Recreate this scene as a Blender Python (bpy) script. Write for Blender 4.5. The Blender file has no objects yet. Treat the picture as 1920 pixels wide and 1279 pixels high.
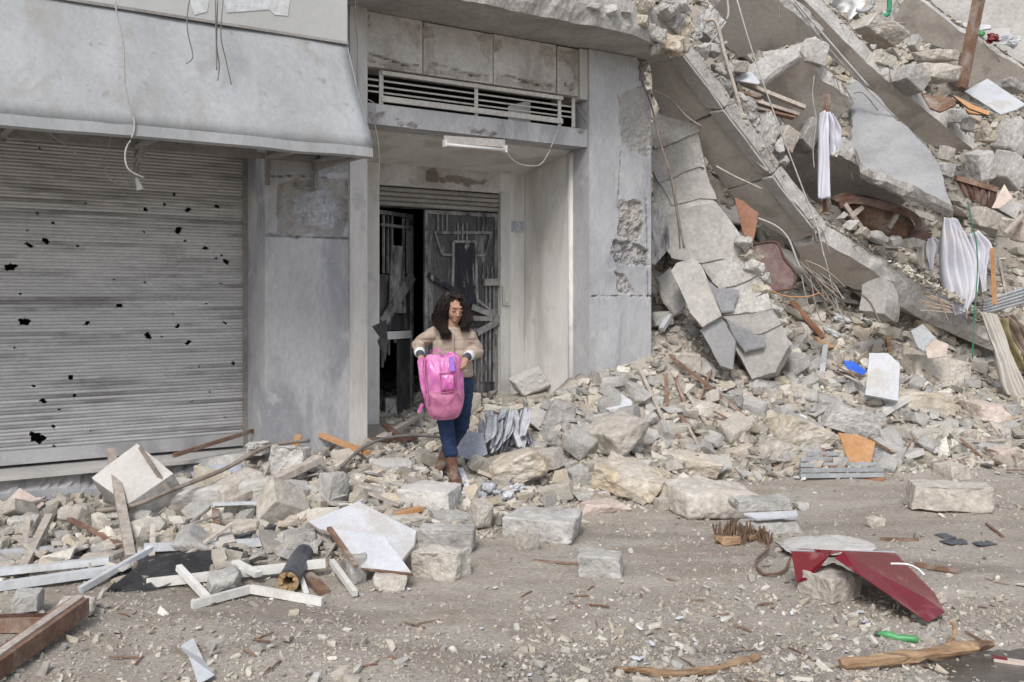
import bpy, bmesh, math, random
import numpy as np
from mathutils import Vector, Matrix
R = math.radians
random.seed(7)
RNG = np.random.default_rng(11)
scene = bpy.context.scene
COL = scene.collection

# ------------------------------------------------------------------ camera
CX, HY, F = 960.0, 560.0, 1867.0          # principal column, horizon row, focal length in photo pixels
CAMZ = 1.7
cam_data = bpy.data.cameras.new('camera')
cam = bpy.data.objects.new('camera', cam_data)
COL.objects.link(cam)
cam.location = (0, 0, CAMZ)
cam.rotation_euler = (R(90), 0, 0)
cam_data.sensor_width = 36
cam_data.lens = F / 1920 * 36
cam_data.shift_y = -(639.5 - HY) / 1920
cam_data.clip_start = 0.05
cam_data.clip_end = 2000
scene.camera = cam

# ------------------------------------------------------------------ light: bright overcast
SUN_EL, SUN_AZ = 46, 194                   # azimuth the light comes from, clockwise from +Y
world = bpy.data.worlds.new('World')
scene.world = world
world.use_nodes = True
wn, wl = world.node_tree.nodes, world.node_tree.links
bg = wn['Background']
sky = wn.new('ShaderNodeTexSky')
sky.sky_type = 'NISHITA'
sky.sun_disc = False
sky.sun_elevation = R(SUN_EL)
sky.sun_rotation = R(SUN_AZ)
sky.air_density = 1.0
sky.dust_density = 2.0
sky.ozone_density = 1.0
hs = wn.new('ShaderNodeHueSaturation')
hs.inputs['Saturation'].default_value = 0.5
wl.new(sky.outputs[0], hs.inputs['Color'])
wl.new(hs.outputs[0], bg.inputs['Color'])
bg.inputs['Strength'].default_value = 0.105
sun_d = bpy.data.lights.new('sun', 'SUN')
sun_d.energy = 1.3
sun_d.angle = R(18)
sun_d.color = (1.0, 0.97, 0.93)
sun = bpy.data.objects.new('sun', sun_d)
COL.objects.link(sun)
sun.location = (-5, -8, 15)
az, el = R(SUN_AZ), R(SUN_EL)
sdir = Vector((math.sin(az) * math.cos(el), math.cos(az) * math.cos(el), math.sin(el)))
sun.rotation_euler = sdir.to_track_quat('Z', 'Y').to_euler()
scene.view_settings.view_transform = 'Standard'
scene.view_settings.look = 'None'
scene.view_settings.exposure = 0.88
scene.view_settings.gamma = 1.0

# ------------------------------------------------------------------ coordinates
D = np.array([0.826, 0.5637, 0.0])         # along the facade, to the right
NI = np.array([-0.5637, 0.826, 0.0])       # into the building
O0 = np.array([-1.29, 8.6, 0.0])
UP = np.array([0, 0, 1.0])

def W(px, py, Y):
    return np.array([(px - CX) / F * Y, Y, CAMZ - (py - HY) / F * Y])

def P(t, s, z):
    return O0 + D * t + NI * s + UP * z

def ts(x, y):
    dx, dy = x - O0[0], y - O0[1]
    return dx * D[0] + dy * D[1], dx * NI[0] + dy * NI[1]

def FP(px, py, s):
    """photo pixel -> (t, z) on the vertical plane s behind the facade"""
    r = (px - CX) / F
    b = O0 + NI * s
    t = (r * b[1] - b[0]) / (D[0] - r * D[1])
    Y = b[1] + D[1] * t
    return t, CAMZ - (py - HY) / F * Y

def FW(px, py, s):
    t, z = FP(px, py, s)
    return P(t, s, z)

def onplane(px, py, p0, n):
    d = np.array([(px - CX) / F, 1.0, -(py - HY) / F])
    c = np.array([0, 0, CAMZ])
    k = np.dot(np.array(p0) - c, n) / np.dot(d, n)
    return c + d * k

def z3(x, y): return 1200 + x / 2.664, y / 2.664          # reading aids: enlarged crops -> photo pixels
def z5(x, y): return 1200 + x / 2.664, 380 + y / 2.664

# ------------------------------------------------------------------ numpy noise
def _h(i, j, k, seed):
    n = (i * 374761393 + j * 668265263 + k * 2147483647 + seed * 974711) & 0xFFFFFFFF
    n = ((n ^ (n >> 13)) * 1274126177) & 0xFFFFFFFF
    n = ((n ^ (n >> 16)) * 668265263) & 0xFFFFFFFF
    return ((n ^ (n >> 15)) & 0xFFFFFF) / float(0xFFFFFF) * 2 - 1

def vn(Pn, freq, seed=0):
    Q = np.asarray(Pn, float) * freq
    I = np.floor(Q).astype(np.int64)
    f = Q - I
    f = f * f * (3 - 2 * f)
    i, j, k = I[..., 0], I[..., 1], I[..., 2]
    r = 0
    for a in (0, 1):
        wa = f[..., 0] if a else 1 - f[..., 0]
        for b in (0, 1):
            wb = f[..., 1] if b else 1 - f[..., 1]
            for c in (0, 1):
                wc = f[..., 2] if c else 1 - f[..., 2]
                r = r + wa * wb * wc * _h(i + a, j + b, k + c, seed)
    return r

def fbm(Pn, freq, seed=0, octv=4, gain=0.5):
    r, a = 0, 1.0
    for o in range(octv):
        r = r + a * vn(Pn, freq * 2.03 ** o, seed + o * 17)
        a *= gain
    return r

# ------------------------------------------------------------------ objects
def tag(o, label=None, cat=None, group=None, kind=None):
    if label: o['label'] = label
    if cat: o['category'] = cat
    if group: o['group'] = group
    if kind: o['kind'] = kind
    return o

def thing(name, label, cat, loc=(0, 0, 0), group=None):
    o = bpy.data.objects.new(name, None)
    o.empty_display_size = 0.1
    COL.objects.link(o)
    o.location = Vector(loc)
    return tag(o, label, cat, group)

def wloc(o):
    v = Vector(o.location)
    while o.parent:
        o = o.parent
        v = v + Vector(o.location)
    return v

def mk(name, V, Fc, mat, parent=None, smooth=False, cols=None):
    """one mesh object from world-space vertices; origin at its own base"""
    V = np.asarray(V, float)
    base = np.array([(V[:, 0].min() + V[:, 0].max()) / 2, (V[:, 1].min() + V[:, 1].max()) / 2, V[:, 2].min()])
    me = bpy.data.meshes.new(name)
    me.from_pydata((V - base).tolist(), [], [list(map(int, f)) for f in Fc])
    if smooth:
        me.polygons.foreach_set('use_smooth', [True] * len(me.polygons))
    me.materials.append(M[mat] if isinstance(mat, str) else mat)
    if cols is not None:
        at = me.color_attributes.new('col', 'FLOAT_COLOR', 'POINT')
        c4 = np.ones((len(V), 4)); c4[:, :3] = cols
        at.data.foreach_set('color', c4.ravel())
    me.update()
    o = bpy.data.objects.new(name, me)
    COL.objects.link(o)
    if parent is not None:
        o.parent = parent
        o.location = Vector(base) - wloc(parent)
    else:
        o.location = Vector(base)
    return o

class MB:
    def __init__(s): s.V = []; s.F = []
    def add(s, V, Fc):
        n = len(s.V)
        s.V += [tuple(v) for v in V]
        s.F += [[i + n for i in f] for f in Fc]
        return s
    def hexa(s, p):
        """8 corners: 0-3 one face ring, 4-7 the opposite ring"""
        return s.add(p, [(0, 3, 2, 1), (4, 5, 6, 7), (0, 1, 5, 4), (1, 2, 6, 5), (2, 3, 7, 6), (3, 0, 4, 7)])
    def box(s, t0, t1, s0, s1, za, zb):
        return s.hexa([P(t0, s0, za), P(t1, s0, za), P(t1, s1, za), P(t0, s1, za),
                       P(t0, s0, zb), P(t1, s0, zb), P(t1, s1, zb), P(t0, s1, zb)])
    def tube(s, pts, r, n=6, cap=True):
        pts = [np.array(p, float) for p in pts]
        rr = r if hasattr(r, '__len__') else [r] * len(pts)
        b = len(s.V)
        for i, p in enumerate(pts):
            d = pts[min(i + 1, len(pts) - 1)] - pts[max(i - 1, 0)]
            d = d / (np.linalg.norm(d) + 1e-9)
            u = np.cross(d, [0.13, 0.31, 0.94] if abs(d[2]) < 0.9 else [1, 0.2, 0])
            u /= np.linalg.norm(u) + 1e-9
            v = np.cross(d, u)
            for k in range(n):
                a = 2 * math.pi * k / n
                s.V.append(tuple(p + rr[i] * (math.cos(a) * u + math.sin(a) * v)))
        for i in range(len(pts) - 1):
            for k in range(n):
                s.F.append([b + i * n + k, b + i * n + (k + 1) % n, b + (i + 1) * n + (k + 1) % n, b + (i + 1) * n + k])
        if cap:
            s.F.append([b + k for k in range(n)][::-1])
            s.F.append([b + (len(pts) - 1) * n + k for k in range(n)])
        return s
    def bar(s, a, b, w, h, up=(0, 0, 1)):
        """rectangular bar from a to b, w across, h along up"""
        a, b = np.array(a, float), np.array(b, float)
        d = b - a; d /= np.linalg.norm(d) + 1e-9
        x = np.cross(d, up)
        if np.linalg.norm(x) < 1e-3: x = np.cross(d, (1, 0, 0))
        x /= np.linalg.norm(x); y = np.cross(x, d)
        x = x * w / 2; y = y * h / 2
        return s.hexa([a - x - y, a + x - y, a + x + y, a - x + y, b - x - y, b + x - y, b + x + y, b - x + y])
    def build(s, name, mat, parent=None, smooth=False):
        return mk(name, s.V, s.F, mat, parent, smooth)

def smoothpath(pts, n=6):
    """Catmull-Rom through points"""
    pts = [np.array(p, float) for p in pts]
    out = []
    for i in range(len(pts) - 1):
        p0, p1, p2, p3 = pts[max(i - 1, 0)], pts[i], pts[i + 1], pts[min(i + 2, len(pts) - 1)]
        for k in range(n):
            t = k / n
            out.append(0.5 * (2 * p1 + (p2 - p0) * t + (2 * p0 - 5 * p1 + 4 * p2 - p3) * t * t + (3 * p1 - p0 - 3 * p2 + p3) * t ** 3))
    out.append(pts[-1])
    return out

# ------------------------------------------------------------------ materials
M = {}
def nd(nt, typ, **kw):
    n = nt.nodes.new(typ)
    for k, v in kw.items():
        if k in n.inputs: n.inputs[k].default_value = v
        else: setattr(n, k, v)
    return n

def mat(name, a, b, scale=2.5, bump=0.35, bscale=None, rough=0.9, tint=0.1, fine=0.25, vcol=False, metal=0.0,
        spec=0.3, stain=None, stain_scale=1.0, stain_amt=0.5, stretch=(1, 1, 1), spots=None, bdist=0.01, coat=0.0, trans=0.0, edge=(.5, .68), stain2=None):
    m = bpy.data.materials.new(name)
    m.use_nodes = True
    nt = m.node_tree; L = nt.links
    bs = nt.nodes['Principled BSDF']
    tc = nd(nt, 'ShaderNodeTexCoord'); oi = nd(nt, 'ShaderNodeObjectInfo')
    mul = nd(nt, 'ShaderNodeVectorMath', operation='MULTIPLY_ADD')
    L.new(oi.outputs['Random'], mul.inputs[0]); mul.inputs[1].default_value = (37, 53, 71)
    L.new(tc.outputs['Object'], mul.inputs[2])
    mp = nd(nt, 'ShaderNodeMapping'); L.new(mul.outputs[0], mp.inputs['Vector']); mp.inputs['Scale'].default_value = stretch
    n1 = nd(nt, 'ShaderNodeTexNoise', Scale=scale, Detail=7.0, Roughness=0.62); L.new(mp.outputs[0], n1.inputs['Vector'])
    rp = nd(nt, 'ShaderNodeValToRGB'); L.new(n1.outputs['Fac'], rp.inputs[0])
    e = rp.color_ramp.elements
    e[0].position, e[0].color = 0.33, (*a, 1)
    e[1].position, e[1].color = 0.67, (*b, 1)
    c = rp.outputs[0]
    def mix(kind, fac, c1, c2):
        x = nd(nt, 'ShaderNodeMix', data_type='RGBA', blend_type=kind)
        if hasattr(fac, 'is_linked') or hasattr(fac, 'links'): L.new(fac, x.inputs[0])
        else: x.inputs[0].default_value = fac
        for s_, v in ((6, c1), (7, c2)):
            if isinstance(v, tuple): x.inputs[s_].default_value = (*v, 1)
            else: L.new(v, x.inputs[s_])
        return x.outputs[2]
    if stain:
        n3 = nd(nt, 'ShaderNodeTexNoise', Scale=stain_scale, Detail=5.0, Roughness=0.6, Distortion=0.6); L.new(mp.outputs[0], n3.inputs['Vector'])
        mr = nd(nt, 'ShaderNodeMapRange'); L.new(n3.outputs['Fac'], mr.inputs[0])
        mr.inputs[1].default_value, mr.inputs[2].default_value, mr.inputs[4].default_value = edge[0], edge[1], stain_amt
        c = mix('MIX', mr.outputs[0], c, stain)
    if stain2:
        n5 = nd(nt, 'ShaderNodeTexNoise', Scale=stain2[1], Detail=6.0, Roughness=0.65, Distortion=0.4); L.new(mul.outputs[0], n5.inputs['Vector'])
        mr5 = nd(nt, 'ShaderNodeMapRange'); L.new(n5.outputs['Fac'], mr5.inputs[0])
        mr5.inputs[1].default_value, mr5.inputs[2].default_value, mr5.inputs[4].default_value = stain2[3][0], stain2[3][1], stain2[2]
        c = mix('MIX', mr5.outputs[0], c, stain2[0])
    n2 = nd(nt, 'ShaderNodeTexNoise', Scale=(bscale or scale * 9), Detail=6.0, Roughness=0.7); L.new(mp.outputs[0], n2.inputs['Vector'])
    mr2 = nd(nt, 'ShaderNodeMapRange'); L.new(n2.outputs['Fac'], mr2.inputs[0])
    mr2.inputs[1].default_value, mr2.inputs[2].default_value = 0.3, 0.7
    mr2.inputs[3].default_value, mr2.inputs[4].default_value = 1 - fine, 1 + fine * 0.6
    sc = nd(nt, 'ShaderNodeVectorMath', operation='SCALE'); L.new(c, sc.inputs[0]); L.new(mr2.outputs[0], sc.inputs['Scale'])
    c = sc.outputs[0]
    if spots:
        vo = nd(nt, 'ShaderNodeTexVoronoi', Scale=spots[1]); L.new(mp.outputs[0], vo.inputs['Vector'])
        mr4 = nd(nt, 'ShaderNodeMapRange'); L.new(vo.outputs['Distance'], mr4.inputs[0])
        mr4.inputs[1].default_value, mr4.inputs[2].default_value = spots[2], spots[2] * 0.7
        c = mix('MIX', mr4.outputs[0], c, spots[0])
    if tint:
        mr3 = nd(nt, 'ShaderNodeMapRange'); L.new(oi.outputs['Random'], mr3.inputs[0])
        mr3.inputs[3].default_value, mr3.inputs[4].default_value = 1 - tint, 1 + tint
        s2 = nd(nt, 'ShaderNodeVectorMath', operation='SCALE'); L.new(c, s2.inputs[0]); L.new(mr3.outputs[0], s2.inputs['Scale'])
        c = s2.outputs[0]
    if vcol:
        va = nd(nt, 'ShaderNodeVertexColor', layer_name='col')
        c = mix('MULTIPLY', 1.0, c, va.outputs[0])
    L.new(c, bs.inputs['Base Color'])
    bs.inputs['Roughness'].default_value = rough
    bs.inputs['Metallic'].default_value = metal
    bs.inputs['Specular IOR Level'].default_value = spec
    if coat: bs.inputs['Coat Weight'].default_value = coat
    if trans: bs.inputs['Transmission Weight'].default_value = trans
    if bump:
        bp = nd(nt, 'ShaderNodeBump', Strength=bump, Distance=bdist); L.new(n2.outputs['Fac'], bp.inputs['Height'])
        L.new(bp.outputs[0], bs.inputs['Normal'])
    M[name] = m
    return m

mat('concrete', (.32, .305, .285), (.46, .44, .415), 2.2, .5, 22, stain=(.30, .28, .26), stain_scale=1.3)
mat('concrete_edge', (.37, .35, .325), (.54, .52, .495), 4, .9, 26, fine=.35, bdist=.02)
mat('slab_soffit', (.50, .455, .405), (.62, .575, .525), 1.6, .25, 20, fine=.16, stain=(.38, .345, .305), stain_scale=1.5, stain_amt=.8, edge=(.5, .6))
mat('slab_top', (.26, .26, .265), (.36, .36, .36), 2.0, .35, 30, fine=.15, stain=(.25, .245, .24), stain_scale=3)
mat('limestone', (.43, .375, .30), (.59, .545, .475), 2.8, .8, 16, fine=.3, stain=(.48, .36, .22), stain_scale=2.2, stain_amt=.6, bdist=.02)
mat('greystone', (.33, .315, .295), (.48, .465, .44), 3.0, .7, 20, fine=.3, bdist=.015)
mat('beigestone', (.40, .36, .31), (.55, .51, .455), 3.0, .7, 20, fine=.3, bdist=.015)
mat('pinkstone', (.45, .36, .31), (.58, .50, .44), 3.5, .6, 18)
mat('paleblock', (.40, .385, .36), (.52, .50, .475), 2, .3, 30, fine=.12)
mat('dirt', (.33, .29, .245), (.46, .42, .37), 1.3, .9, 60, tint=0, fine=.42, stain=(.23, .20, .17), stain_scale=.8, stain_amt=.7, bdist=.014, edge=(.52, .62), stain2=((.33, .27, .215), 2.3, .6, (.52, .64)), stretch=(.55, 1.5, 1))
mat('chips', (.85, .85, .85), (1.1, 1.08, 1.04), 3, .3, 40, tint=0, vcol=True)
mat('plaster', (.35, .35, .36), (.46, .46, .47), 2.0, .3, 30, tint=0, fine=.16, stain=(.25, .255, .28), stain_scale=1.6, stain_amt=.75, stretch=(1, 1, .45), vcol=True, edge=(.5, .62), stain2=((.50, .49, .48), 3.2, .6, (.56, .64)))
mat('plaster_warm', (.49, .475, .455), (.60, .585, .565), 1.8, .2, 26, tint=0, fine=.12, stain=(.40, .365, .33), stain_scale=1.5, stain_amt=.7, stretch=(1.4, 1.4, .3), edge=(.5, .62), stain2=((.34, .335, .335), 4.5, .5, (.6, .68)))
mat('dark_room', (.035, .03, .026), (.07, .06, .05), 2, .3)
mat('awning_metal', (.29, .30, .305), (.37, .38, .39), 1.8, .15, 26, rough=.55, tint=0, fine=.12, stain2=((.22, .205, .185), 9.0, .7, (.62, .68)), stain=(.27, .26, .24), stain_scale=2.6, stain_amt=.75, stretch=(1.3, 1.3, .55))
mat('faded_paint', (.52, .53, .54), (.60, .61, .62), 3, .05, 30, rough=.6, tint=0, stain=(.45, .45, .44), stain_scale=8, stain_amt=.7)
mat('awning_sign', (.40, .40, .385), (.47, .47, .455), 1.0, .1, 18, rough=.55, tint=0, fine=.06)
mat('dusty_steel', (.20, .185, .17), (.33, .31, .29), 3, .2, 30, rough=.7)
mat('shutter_metal', (.45, .44, .435), (.57, .56, .555), 1.1, .1, 30, rough=.5, tint=.03, fine=.1, stain=(.15, .14, .14), stain_scale=.8, stain_amt=.75, metal=.2)
mat('grille_paint', (.50, .47, .43), (.60, .57, .53), 4, .1, 30, rough=.7, tint=.03)
mat('plaster_cream', (.60, .585, .56), (.72, .70, .675), 2.0, .2, 26, tint=0, fine=.1, stain=(.47, .44, .40), stain_scale=1.5, stain_amt=.7, stretch=(1.4, 1.4, .3), edge=(.5, .62), stain2=((.42, .41, .40), 5, .5, (.6, .68)))
mat('plaster_blocks', (.44, .42, .40), (.58, .56, .535), 2.4, .4, 26, tint=0, fine=.2, stain=(.33, .30, .275), stain_scale=2.2, stain_amt=.75, edge=(.5, .62), vcol=True)
mat('charred_metal', (.022, .022, .026), (.12, .117, .115), 2.2, .4, 35, rough=.6, fine=.5, stain=(.30, .295, .29), stain_scale=6, stain_amt=.6, stretch=(1.6, 1.6, .4), edge=(.55, .66))
mat('ash_metal', (.13, .128, .125), (.36, .355, .35), 4, .4, 35, rough=.7, fine=.4, stain=(.03, .03, .035), stain_scale=4.0, stain_amt=.8, edge=(.48, .62), stretch=(1.3, 1.3, .6))
mat('charred_panel', (.008, .010, .018), (.035, .035, .045), 4, .4, 30, rough=.45, fine=.5, stain=(.30, .30, .32), stain_scale=8.0, stain_amt=.8, stretch=(1.5, 1.5, .4), edge=(.58, .63))
mat('white_plastic', (.70, .70, .69), (.78, .78, .77), 3, .05, 30, rough=.5, fine=.08, tint=.05)
mat('white_board', (.46, .47, .50), (.56, .57, .59), 3, .1, 40, rough=.6, fine=.12, tint=.05, stain=(.42, .39, .35), stain_scale=3, stain_amt=.7, edge=(.52, .64), stain2=((.40, .36, .32), 11, .5, (.6, .66)))
mat('aluminium', (.55, .58, .61), (.68, .70, .72), 4, .1, 30, rough=.45, metal=.3, fine=.12, stain=(.45, .42, .38), stain_scale=4)
mat('cream_frame', (.58, .565, .53), (.68, .67, .64), 4, .1, 30, rough=.55, fine=.12, stain=(.42, .38, .33), stain_scale=4)
mat('wood_grey', (.34, .29, .25), (.48, .43, .38), 3, .5, 24, stretch=(1, 1, 1), fine=.3)
mat('wood_brown', (.16, .09, .06), (.27, .17, .12), 4, .5, 30, fine=.3, stain=(.38, .34, .30), stain_scale=5, stain_amt=.7)
mat('wood_raw', (.27, .165, .095), (.45, .31, .19), 14, .9, 40, fine=.4, stretch=(.12, 1, 1), stain=(.10, .06, .04), stain_scale=16, stain_amt=.8, edge=(.55, .65), bdist=.02)
mat('wood_orange', (.42, .22, .10), (.52, .30, .16), 4, .3, 30, fine=.2)
mat('wood_dark', (.06, .03, .022), (.15, .08, .06), 3, .3, 30, rough=.5, fine=.3, stain=(.30, .26, .23), stain_scale=3, stain_amt=.6)
mat('leather', (.13, .075, .07), (.26, .18, .165), 4, .4, 20, rough=.55, fine=.35, stain=(.38, .33, .31), stain_scale=5)
mat('rust_panel', (.22, .10, .06), (.33, .18, .12), 3, .2, 30, fine=.2)
mat('cloth_white', (.50, .50, .56), (.62, .62, .67), 3, .2, 60, fine=.06, stain=(.60, .55, .50), stain_scale=3, stain_amt=.4)
mat('cloth_grey', (.46, .43, .39), (.58, .55, .51), 3, .2, 60, fine=.1)
mat('cloth_olive', (.20, .18, .08), (.40, .34, .20), 9, .3, 40, fine=.3)
mat('cloth_brown', (.24, .17, .14), (.40, .32, .28), 9, .3, 40, fine=.3)
mat('plastic_film', (.38, .39, .42), (.58, .59, .62), 9, .4, 30, rough=.5, fine=.3)
mat('black_mesh', (.03, .03, .035), (.09, .09, .095), 4, .3, 40, fine=.3)
M['black_mesh'].node_tree.nodes['Principled BSDF'].inputs['Alpha'].default_value = .6   # open weave
mat('slate_plaster', (.20, .20, .21), (.32, .32, .33), 4, .4, 30, fine=.25)
mat('black_plastic', (.04, .045, .055), (.12, .125, .14), 4, .3, 20, rough=.4, fine=.4)
mat('red_paint', (.13, .004, .009), (.17, .007, .014), 3, .06, 30, rough=.32, spec=.5, tint=0, fine=.08, stain=(.34, .16, .15), stain_scale=4.5, stain_amt=.5, edge=(.54, .66), stain2=((.42, .36, .33), 9, .35, (.6, .7)))
mat('green_plastic', (.05, .24, .08), (.12, .36, .15), 8, .1, 30, rough=.3, fine=.1)
mat('blue_plastic', (.03, .10, .55), (.06, .18, .68), 6, .2, 30, rough=.4, fine=.2)
mat('green_pipe', (.03, .20, .12), (.06, .28, .17), 4, .1, 30, rough=.4)
mat('cable_pale', (.34, .33, .315), (.46, .45, .43), 4, 0, rough=.6)
mat('cable_dark', (.12, .11, .10), (.22, .20, .19), 4, 0, rough=.6)
mat('rebar', (.16, .13, .11), (.30, .25, .21), 8, .3, 60, rough=.8)
mat('pipe_grey', (.28, .29, .30), (.40, .41, .42), 5, .1, 30, rough=.5)
mat('paper', (.50, .51, .54), (.60, .61, .63), 3, .05, 30, rough=.8, fine=.05)
mat('wet_mud', (.06, .052, .047), (.13, .115, .10), 2.5, .3, 18, rough=.22, spec=.5, tint=0)
mat('fibre', (.10, .06, .04), (.24, .16, .11), 8, .5, 60)
mat('insulation', (.25, .17, .09), (.42, .30, .17), 8, .6, 40)
mat('blue_plate', (.28, .30, .36), (.36, .38, .44), 5, .1, 30, rough=.5)
mat('skin', (.37, .21, .15), (.43, .255, .185), 6, .05, 60, rough=.55, tint=0, fine=.05)
mat('lips', (.36, .13, .11), (.42, .16, .14), 6, 0, rough=.5, tint=0)
mat('hair', (.010, .006, .005), (.026, .014, .011), 6, .2, 60, rough=.5, tint=0, fine=.3)
mat('jacket', (.36, .285, .23), (.44, .355, .29), 3, .35, 20, rough=.6, tint=0, fine=.1)
mat('cuff_white', (.62, .63, .64), (.70, .70, .70), 3, .1, rough=.8, tint=0)
mat('sleeve_dark', (.05, .055, .065), (.09, .095, .11), 5, .2, rough=.9, tint=0)
mat('jeans', (.012, .026, .07), (.03, .055, .12), 5, .3, 60, rough=.85, tint=0, fine=.25)
mat('boot', (.085, .04, .026), (.17, .09, .06), 5, .3, 30, rough=.6, tint=0, fine=.3, stain=(.32, .27, .23), stain_scale=7, stain_amt=.8)
mat('pink_satin', (.50, .09, .33), (.60, .19, .43), 9, .3, 14, rough=.36, spec=.5, tint=0, fine=.15, coat=.1, stain=(.60, .36, .50), stain_scale=9, stain_amt=.5, stain2=((.40, .10, .27), 14, .5, (.55, .65)))
mat('pink_dusty', (.34, .10, .19), (.46, .18, .29), 7, .3, 14, rough=.45, tint=0, fine=.2)
mat('purple_trim', (.26, .12, .50), (.36, .18, .62), 5, .1, rough=.4, tint=0)

# ------------------------------------------------------------------ shape makers
def hull_mesh(dims, seed, extra=8, boxy=0.85, cuts=2, rough=0.02, wedge=0.0):
    """angular stone: convex hull of a jittered box, subdivided and roughened. Local verts, base at z=0."""
    rs = np.random.default_rng(seed)
    pts = []
    for sx in (-1, 1):
        for sy in (-1, 1):
            for sz in (-1, 1):
                k = boxy + (1 - boxy) * rs.uniform(-1, 1, 3)
                pts.append(np.array([sx, sy, sz]) * k * np.array([1, 1, 1 - (wedge if sx > 0 and sz > 0 else 0)]))
    for _ in range(extra):
        v = rs.uniform(-1, 1, 3); a = rs.integers(0, 3); v[a] = np.sign(v[a]) * rs.uniform(.9, 1.04)
        pts.append(v * rs.uniform(.9, 1.0))
    bm = bmesh.new()
    for p in pts: bm.verts.new(p * np.array(dims) / 2)
    r = bmesh.ops.convex_hull(bm, input=bm.verts)
    bmesh.ops.delete(bm, geom=list({g for g in r['geom_interior'] + r['geom_unused'] if isinstance(g, bmesh.types.BMVert) and g.is_valid}), context='VERTS')
    if cuts >= 2:
        bmesh.ops.bevel(bm, geom=list(bm.edges), offset=min(dims) * .035, segments=1, affect='EDGES', profile=.5)
    bmesh.ops.triangulate(bm, faces=bm.faces)
    mx = max(dims)
    for it in range(cuts):
        lim = mx / (3.5 * 2 ** it)
        ed = [e for e in bm.edges if e.calc_length() > lim]
        if ed: bmesh.ops.subdivide_edges(bm, edges=ed, cuts=1, use_grid_fill=True)
        bmesh.ops.triangulate(bm, faces=bm.faces)
    bm.normal_update()
    V = np.array([v.co[:] for v in bm.verts]); N = np.array([v.normal[:] for v in bm.verts])
    bm.verts.index_update()
    Fc = [[v.index for v in f.verts] for f in bm.faces]
    bm.free()
    if rough:
        d = fbm(V + seed * 3.1, 2.2 / mx, seed, 5, .62)
        V = V + N * (d * rough * mx)[:, None]
    return V, Fc

def rotm(rx, ry, rz):
    return np.array((Matrix.Rotation(R(rz), 3, 'Z') @ Matrix.Rotation(R(ry), 3, 'Y') @ Matrix.Rotation(R(rx), 3, 'X')))

def put(V, pos, rot=(0, 0, 0), sink=0.0):
    V = V @ rotm(*rot).T
    h = V[:, 2].max() - V[:, 2].min()
    V = V - np.array([0, 0, V[:, 2].min() + sink * h])
    return V + np.array(pos)

def poly_slab(name, pts, ext, material, parent=None, jag=0.03, step=0.07, seed=1, rings=3, edge_mat=None, bulge=0.0):
    """prism with broken edges: pts = world polygon of the visible face, ext = vector through its thickness"""
    pts = [np.array(p, float) for p in pts]
    ext = np.array(ext, float)
    out = []
    n = len(pts)
    for i in range(n):
        a, b = pts[i], pts[(i + 1) % n]
        k = max(1, int(np.linalg.norm(b - a) / step))
        for j in range(k): out.append(a + (b - a) * j / k)
    B = np.array(out); m = len(B)
    c = B.mean(0)
    nrm = ext / (np.linalg.norm(ext) + 1e-9)
    V = []; 
    for r in range(rings + 1):
        f = r / rings
        Rg = B + ext * f
        dirv = B - c; dirv = dirv - np.outer(dirv @ nrm, nrm)
        dirv /= np.linalg.norm(dirv, axis=1)[:, None] + 1e-9
        j = fbm(Rg, 4.5, seed, 4, .6) * jag - (jag * .4 if r in (0, rings) else -jag * .5)
        Rg = Rg + dirv * j[:, None]
        if 0 < r < rings: Rg = Rg + nrm * (vn(Rg, 9, seed + 5) * np.linalg.norm(ext) / rings * .3)[:, None]
        V.append(Rg)
    V = np.vstack(V)
    Fc = [list(range(m))[::-1], [rings * m + i for i in range(m)]]
    for r in range(rings):
        for i in range(m):
            Fc.append([r * m + i, r * m + (i + 1) % m, (r + 1) * m + (i + 1) % m, (r + 1) * m + i])
    o = mk(name, V, Fc, material, parent)
    if edge_mat:
        o.data.materials.append(M[edge_mat])
        for p in o.data.polygons:
            if p.index >= 2: p.material_index = 1
    bm = bmesh.new(); bm.from_mesh(o.data)
    bmesh.ops.recalc_face_normals(bm, faces=bm.faces)
    bm.to_mesh(o.data); bm.free()
    return o

def px_slab(name, px, p0, nrm, thick, material, label=None, cat=None, away=True, parent=None, jag=.03, step=.07, seed=1, edge_mat='concrete_edge', group=None):
    """px polygon projected on the plane (p0, nrm), extruded by thick away from the camera"""
    nrm = np.array(nrm, float); nrm /= np.linalg.norm(nrm)
    pts = [onplane(x, y, p0, nrm) for x, y in px]
    c = np.mean(pts, 0)
    if np.dot(nrm, c - np.array([0, 0, CAMZ])) < 0: nrm = -nrm
    o = poly_slab(name, pts, nrm * thick, material, parent, jag, step, seed, edge_mat=edge_mat)
    if label: tag(o, label, cat or 'slab', group)
    return o

def solid_sheet(name, pts, faces, material, thick=.004, parent=None, smooth=False):
    used = sorted({i for f in faces for i in f}); im = {v: k for k, v in enumerate(used)}
    o = mk(name, [pts[i] for i in used], [[im[i] for i in f] for f in faces], material, parent, smooth)
    md = o.modifiers.new('thickness', 'SOLIDIFY'); md.thickness = thick; md.offset = 0
    return o

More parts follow.
